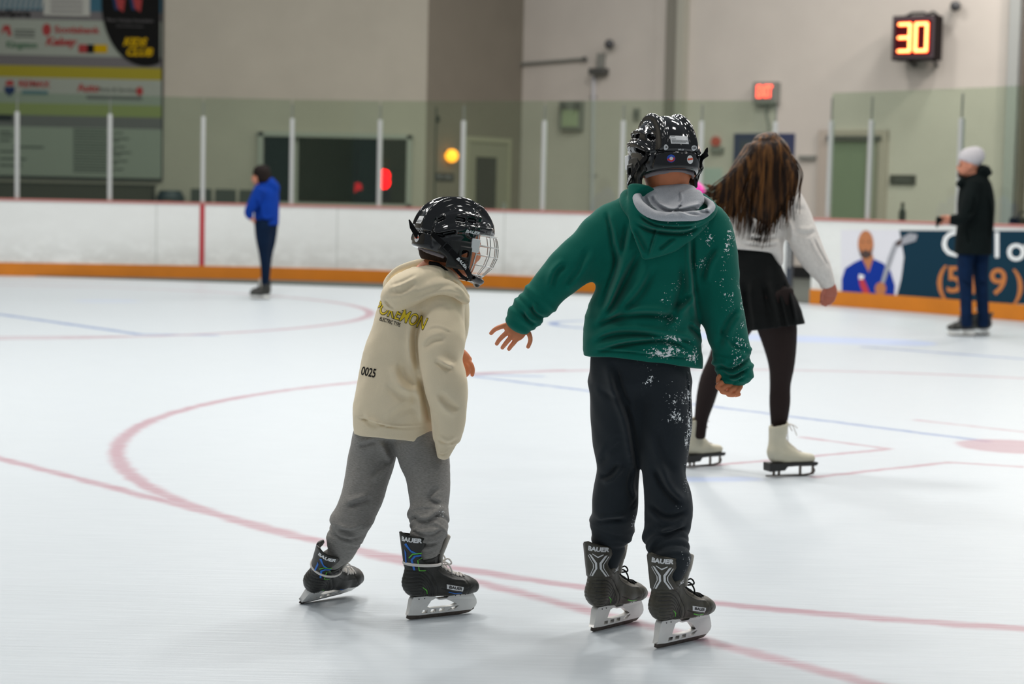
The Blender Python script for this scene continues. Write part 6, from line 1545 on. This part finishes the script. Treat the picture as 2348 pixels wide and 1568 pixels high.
# figure skates
M_cboot = mat('cream_leather', (.56, .52, .40), .45, noise=.06, nscale=20); M_sole = mat('black_sole', (.010, .009, .008), .4)
def figure_skate(person, M, lab):
    F = Field((-.05, -.06, .045), (.27, .06, .30), .005)
    z = .068
    F.chain([[.025, 0, z + .045, .034, .042], [.085, 0, z + .038, .034, .038]], .02, S=(0, 1, 0), sm=1); F.chain([[.085, 0, z + .034, .034, .038], [.16, 0, z + .024, .038, .028], [.222, 0, z + .018, .030, .022]], .02, S=(0, 1, 0), sm=3)
    F.chain([[.026, 0, z + .06, .032, .038], [.036, 0, z + .11, .034, .043], [.040, 0, z + .16, .038, .048], [.042, 0, z + .2, .040, .050]], .02, S=(0, 1, 0), sm=3)
    F.chain([[.06, 0, z + .09, .026, .03], [.12, 0, z + .05, .028, .022]], .02, S=(0, 1, 0), sm=1)
    F.cut((0, 0, z), (0, 0, -1), .004); F.cut((.03, 0, z + .185), (-.22, 0, 1), .004)
    F.chain([[.042, 0, z + .14, .030, .036], [.044, 0, z + .25, .033, .042]], .004, S=(0, 1, 0), sm=1, op='s')
    for sy in (-1, 1): F.groovew(np.array([(.10, 0, z + .19), (.076, 0, z + .11), (.10, 0, z + .075), (.16, 0, z + .05)]), .003, .003, (1, 0, 1), (0, .008 if sy > 0 else -.07, 0), (0, .07 if sy > 0 else -.008, 0))
    me = F.mesh('figure_skate', 1); cs_ = Caster(me); raw = me.copy(); me.transform(M); o = link('figure_skate', me, M_cboot, person, True); o['label'] = lab
    def e(nm, b, mt, sm=False, bev=0):
        me = pymesh(nm, b.v, b.f); bm = bmesh.new(); bm.from_mesh(me); bmesh.ops.recalc_face_normals(bm, faces=bm.faces); bm.to_mesh(me); bm.free(); me.transform(M); q = link(nm, me, mt, o, sm)
        if bev: bv = q.modifiers.new('bevel', 'BEVEL'); bv.width = bev; bv.segments = 2
    sole = [(-.012 + 0, .0), (.02, 0)]
    b = MB(); T3 = lambda p: (p[0], p[2], p[1])
    b.prism([(-.016, .030), (.068, .034), (.082, .052), (.15, .054), (.24, .052), (.250, .062), (.248, .070), (-.018, .071)], T3, .070); e('sole', b, M_sole, bev=.004)
    b = MB()
    b.prism([(-.02, .0045), (.20, .0), (.235, .006), (.252, .020), (.250, .034), (.238, .036), (.236, .024), (.226, .014), (.19, .0095), (-.02, .0115)], T3, .004)
    for x0, x1, zt in ((.018, .030, .034), (.052, .052, .034), (.165, .172, .053), (.238, .240, .053)): b.box(((x0 + x1) / 2, 0, (zt + .008) / 2), (.012, .006, zt - .006))
    b.box((.03, 0, .034), (.08, .03, .004)); b.box((.2, 0, .052), (.09, .04, .004)); e('blade', b, M_steel)
    b = MB()
    for i in range(7):
        x = .088 + i * .013; h = [cs_.hit((x, yy, .5), (0, 0, -1), 0, .6) for yy in (-.014, 0, .014)]
        if any(q is None for q in h): continue
        b.tube([h[0] + (0, 0, 0), h[1] + (0, 0, .005), h[2]], .0025, 6)
    for i in range(5):
        zz = z + .09 + i * .02; b.tube([(.072 + .002 * i, -.02, zz), (.083, 0, zz + .004), (.072 + .002 * i, .02, zz)], .0028, 6)
    e('laces', b, M_lacew, True)
    b = MB(); c = np.array([.084, 0, z + .18])
    for dx, dy_, dz in ((.05, -.02, -.012), (.06, .0, -.05), (.045, .02, -.03)): b.tube(cat([c, c + (dx * .5, dy_, .004), c + (dx, dy_, dz)], 4), .0026, 6)
    e('lace_ends', b, M_lacew, True)
    return o
figure_skate(wo, place(G(1764, 1094), yaw=R(22), s=1.0), 'right figure skate with flying lace ends, nearer the camera')
figure_skate(wo, place(G(1574, 1073), yaw=R(38), s=.95), 'left figure skate, partly behind the other child')

# ================================================================ SMALL FIGURES FARTHER OFF
def simple_skates(person, spots, st, yaw, hs=.06, s=1.1):
    for i, (px, py) in enumerate(spots):
        skate(person, place(G(px, py), yaw=yaw, s=s), st, hs=hs, detail=False)
# man in dark coat
f = Fig(19.0)
man = props(empty('person', (f.p(2230, 770)[0], 19.0, 0)), 'person in a dark coat, blue jeans and light grey beanie standing by the boards', 'person')
M_coat = mat('dark_coat', (.003, .006, .006), .85, noise=.2, nscale=8); M_jean = mat('blue_jeans', (.003, .014, .045), .85, noise=.25, nscale=15)
body = []
B_ = f.field(2130, 330, 2300, 760, -.5, .5, .014)
f.limb(B_, [(2237, 430, 0, 24, 24), (2237, 500, 0, 26, 24), (2234, 560, 0, 20, 20)], .02); f.limb(B_, [(2215, 600, -.02, 9, 10), (2216, 740, -.03, 8, 9)], .01); f.limb(B_, [(2250, 600, .03, 9, 10), (2254, 740, .05, 8, 9)], .01)
body.append(B_.mesh('b', 1))
B_ = f.field(2180, 325, 2270, 430, -.25, .25, .007)
hc = f.p(2222, 375)
B_.ell(hc, (.095, .085, .118)); B_.ell(f.p(2212, 390), (.07, .065, .075), .02); B_.ell(f.p(2199, 384), (.026, .016, .022), .01); B_.ell(f.p(2203, 397), (.02, .03, .008), .006); B_.ell(f.p(2206, 404), (.035, .035, .03), .015)
f.limb(B_, [(2226, 390, 0, 13, 14), (2234, 430, 0, 15, 15)], .01); B_.ell(f.p(2226, 382, -.09), (.022, .014, .034), .006)
body.append(B_.mesh('b', 1))
B_ = f.field(2140, 485, 2190, 525, -.35, 0, .006)
f.limb(B_, [(2182, 502, -.2, 8, 8), (2170, 502, -.2, 9, 7), (2163, 503, -.2, 9, 6)], .01)
fingers(B_, f, [[(2162, 499 + i * 3, -.2 - .015 * (i % 2)), (2157, 500 + i * 3, -.22), (2155, 504 + i * 3, -.21), (2159, 507 + i * 3, -.2)] for i in range(4)] + [[(2168, 498, -.22), (2162, 496, -.24), (2157, 498, -.24)]], .012)
body.append(B_.mesh('b', 1))
link('body', join('body', body), M_skin2, man, True)
b = MB()
for sy in (-1,): b.ball(f.p(2201, 378, -.05), .012, 6)
b.build('eye', M_ink, man, True)
B_ = f.field(2185, 392, 2240, 412, -.2, .2, .008); B_.ell(f.p(2205, 403), (.045, .05, .028)); B_.ell(f.p(2199, 395), (.02, .035, .01), .01); link('beard', B_.mesh('beard', 1), mat('beard_dark', (.03, .018, .012), .8), man, True)
H = f.field(2135, 365, 2300, 600, -.5, .5, .010)
f.limb(H, [(2237, 408, .0, 24, 26), (2237, 425, 0, 36, 38), (2238, 465, 0, 42, 48), (2237, 510, 0, 41, 46), (2233, 550, 0, 42, 46), (2231, 600, 0, 43, 46)], .02)
H.cut(f.p(2230, 583), (0, 0, -1))
f.limb(H, [(2232, 425, -.12, 20, 22), (2222, 465, -.20, 18, 20), (2210, 498, -.22, 15, 17), (2190, 502, -.21, 11, 12), (2180, 502, -.2, 9, 10)], .02)
f.limb(H, [(2232, 425, .14, 20, 22), (2220, 480, .20, 17, 18), (2200, 505, .2, 12, 13), (2182, 506, .15, 10, 11)], .02)
f.limb(H, [(2262, 400, 0, 13, 24), (2255, 388, 0, 12, 24), (2243, 396, 0, 10, 24)], .02)
f.limb(H, [(2200, 424, -.06, 9, 10), (2208, 412, -.1, 8, 10)], .01)
for line in ([(2222, 440), (2216, 480), (2200, 490)], [(2255, 440), (2262, 500), (2258, 560)], [(2210, 520), (2214, 560)]): f.fold(H, line, .014, .018, 1)
link('coat', H.mesh('coat', 1), M_coat, man, True)
H = f.field(2180, 320, 2275, 390, -.25, .25, .007)
H.ell(f.p(2226, 362), (.120, .110, .105)); H.ell(f.p(2238, 356), (.085, .095, .085), .03); H.cut(f.p(2200, 366), (-.42, 0, -1)); H.ell(f.p(2220, 380), (.09, .083, .09), .004, 's')
H.warp(lambda X, Y, Z: .002 * np.sin(np.arctan2(Y - f.Y, X - f.p(2226, 0)[0]) * 40))
link('beanie', H.mesh('beanie', 1), mat('light_beanie', (.50, .48, .50), .9), man, True)
H = f.field(2180, 560, 2285, 760, -.4, .4, .010)
f.limb(H, [(2216, 570, -.02, 20, 24), (2213, 620, -.03, 18, 21), (2215, 680, -.03, 14, 17), (2216, 745, -.03, 13, 16)], .02); f.limb(H, [(2250, 570, .02, 20, 24), (2248, 620, .04, 17, 21), (2252, 680, .05, 14, 17), (2255, 745, .06, 13, 16)], .02)
f.fold(H, [(2200, 640), (2214, 650), (2226, 644)], .012, .014); f.fold(H, [(2240, 640), (2252, 652), (2262, 646)], .012, .014)
link('jeans', H.mesh('jeans', 1), M_jean, man, True)
bl_ = dict(kind='plain', boot=M_boot2, lace=M_laceb, gc=0, guard=.05); 
simple_skates(man, [(2233, 771), (2268, 769)], bl_, R(180), .055, 1.12)
gl = props(empty('glove', f.p(2150, 508, -.2)), 'dark glove held in the hand of the person in the dark coat', 'glove')
H = f.field(2135, 485, 2170, 530, -.4, -.05, .006)
f.limb(H, [(2158, 503, -.215, 7, 9), (2151, 504, -.215, 7, 9), (2147, 513, -.215, 6, 8), (2147, 520, -.215, 4, 7)], .01); fingers(H, f, [[(2146, 500 - 1, -.22), (2143, 505 + i * 3, -.2 - .02 * i), (2142 + i, 516 + i * 2, -.2 - .02 * i)] for i in range(3)], .014)
link('palm', H.mesh('palm', 1), M_coat, gl, True)
# child in blue
f = Fig(22.9)
bc = props(empty('person', (f.p(600, 684)[0], 22.9, 0)), 'child in a bright blue jacket and navy trousers, standing alone by the far boards', 'person')
M_bl = mat('blue_jacket', (.003, .035, .26), .85, noise=.12, nscale=6); M_nv = mat('navy_trousers', (.002, .010, .030), .85, noise=.2, nscale=10)
body = []
B_ = f.field(550, 375, 650, 680, -.5, .5, .016)
f.limb(B_, [(602, 440, 0, 16, 16), (608, 480, 0, 18, 18), (611, 520, 0, 18, 18)], .02); f.limb(B_, [(606, 520, -.02, 9, 10), (606, 640, -.02, 6, 7)], .02)
body.append(B_.mesh('b', 1))
B_ = f.field(565, 375, 635, 440, -.25, .25, .010)
B_.ell(f.p(597, 404), (.092, .085, .112)); B_.ell(f.p(590, 412), (.065, .062, .065), .02); B_.ell(f.p(581, 409), (.022, .016, .02), .01); B_.ell(f.p(584, 415), (.018, .028, .007), .005)
f.limb(B_, [(602, 415, 0, 9, 10), (604, 440, 0, 11, 11)], .01)
body.append(B_.mesh('b', 1))
B_ = f.field(560, 492, 590, 520, -.3, -.05, .007)
f.limb(B_, [(572, 496, -.15, 5, 5), (578, 503, -.16, 6, 4)], .01); fingers(B_, f, [[(578, 503, -.16), (581 + i, 508 - i, -.17 - .012 * i), (582 + i, 512 - i, -.16 - .012 * i)] for i in range(4)] + [[(576, 498, -.17), (580, 500, -.19), (583, 503, -.19)]], .011)
body.append(B_.mesh('b', 1))
link('body', join('body', body), M_skin2, bc, True)
b = MB(); b.ball(f.p(583, 403, -.05), .012, 6); b.build('eye', M_ink, bc, True)
B_ = f.field(565, 370, 640, 435, -.25, .25, .010); B_.ell(f.p(601, 400), (.112, .108, .118)); B_.ell(f.p(606, 412), (.085, .095, .06), .03); B_.ell(f.p(582, 413), (.06, .07, .07), .01, 's')
B_.warp(lambda X, Y, Z: .006 * hnoise(X, Y, Z, 60, 71)); link('hair', B_.mesh('hair', 1), mat('black_hair', (.012, .008, .007), .7), bc, True)
H = f.field(545, 405, 660, 530, -.5, .5, .010)
f.limb(H, [(604, 428, 0, 22, 22), (608, 445, 0, 31, 28), (611, 475, 0, 29, 30), (611, 515, 0, 28, 28), (611, 540, 0, 28, 28)], .02); H.cut(f.p(610, 516), (0, 0, -1))
f.limb(H, [(596, 437, -.14, 15, 16), (580, 468, -.18, 13, 14), (570, 487, -.18, 10, 11), (574, 497, -.16, 8, 9)], .02)
f.limb(H, [(622, 440, .14, 15, 16), (612, 478, .2, 13, 13), (590, 495, .14, 9, 10)], .02)
f.limb(H, [(618, 421, 0, 16, 20), (630, 430, 0, 12, 18), (628, 442, 0, 10, 16)], .02)
for line in ([(592, 450), (598, 480), (600, 505)], [(600, 500), (615, 506), (636, 500)]): f.fold(H, line, .014, .018, 1)
link('jacket', H.mesh('jacket', 1), M_bl, bc, True)
H = f.field(565, 495, 655, 680, -.4, .4, .010)
f.limb(H, [(605, 510, -.05, 22, 22), (604, 545, -.05, 18, 20), (606, 585, -.05, 12, 15), (608, 620, -.04, 10, 12), (608, 658, -.04, 9, 11)], .02); f.limb(H, [(616, 510, .05, 22, 22), (616, 550, .08, 17, 19), (612, 590, .1, 12, 14), (608, 656, .12, 9, 11)], .02)
link('trousers', H.mesh('trousers', 1), M_nv, bc, True)
simple_skates(bc, [(617, 686), (618, 680)], bl_, R(188), .05, .95)
# child with the pink helmet
f = Fig(16.2)
pk = props(empty('person', (f.p(1572, 812)[0], 16.2, 0)), 'child in a bright pink helmet, almost hidden behind the child in the green hoodie', 'person')
body = []
B_ = f.field(1520, 415, 1640, 815, -.4, .4, .014)
B_.ell(f.p(1586, 455), (.08, .085, .10)); f.limb(B_, [(1586, 470, 0, 12, 12), (1582, 500, 0, 22, 18), (1578, 560, 0, 24, 20), (1572, 620, 0, 24, 20)], .02); f.limb(B_, [(1562, 620, 0, 12, 13), (1556, 790, 0, 8, 9)], .02); f.limb(B_, [(1580, 620, 0, 12, 13), (1576, 790, 0, 8, 9)], .02)
B_.ell(f.p(1610, 460), (.02, .015, .02), .01); link('body', B_.mesh('body', 1), M_skin2, pk, True)
M_pink = mat('pink_helmet', (.85, .03, .42), .3, coat=.3); M_pj = mat('pink_jacket', (.35, .05, .12), .8)
H = f.field(1545, 408, 1640, 480, -.3, .3, .008); H.ell(f.p(1588, 447), (.118, .12, .12)); H.cut(f.p(1588, 458), (.15, 0, -1)); H.ell(f.p(1588, 455), (.09, .092, .10), .003, 's')
for dx in (-14, 0, 14): f.fold(H, [(1588 + dx, 420), (1590 + dx * 1.3, 450)], .008, .012)
link('helmet', H.mesh('helmet', 1), M_pink, pk, True)
H = f.field(1530, 465, 1630, 640, -.4, .4, .012); f.limb(H, [(1584, 490, 0, 28, 24), (1580, 540, 0, 30, 26), (1574, 600, 0, 30, 26), (1573, 630, 0, 29, 26)], .02); f.limb(H, [(1560, 500, 0, 12, 12), (1550, 590, 0, 10, 10)], .02); f.limb(H, [(1602, 500, 0, 12, 12), (1600, 560, -.1, 10, 10)], .02)
link('jacket', H.mesh('jacket', 1), M_pj, pk, True)
H = f.field(1530, 590, 1610, 805, -.4, .4, .012); f.limb(H, [(1562, 620, 0, 16, 17), (1556, 780, 0, 11, 12)], .02); f.limb(H, [(1582, 620, 0, 16, 17), (1577, 780, 0, 11, 12)], .02); link('trousers', H.mesh('trousers', 1), M_nv, pk, True)
simple_skates(pk, [(1560, 814), (1580, 812)], bl_, R(60), .05, .85)
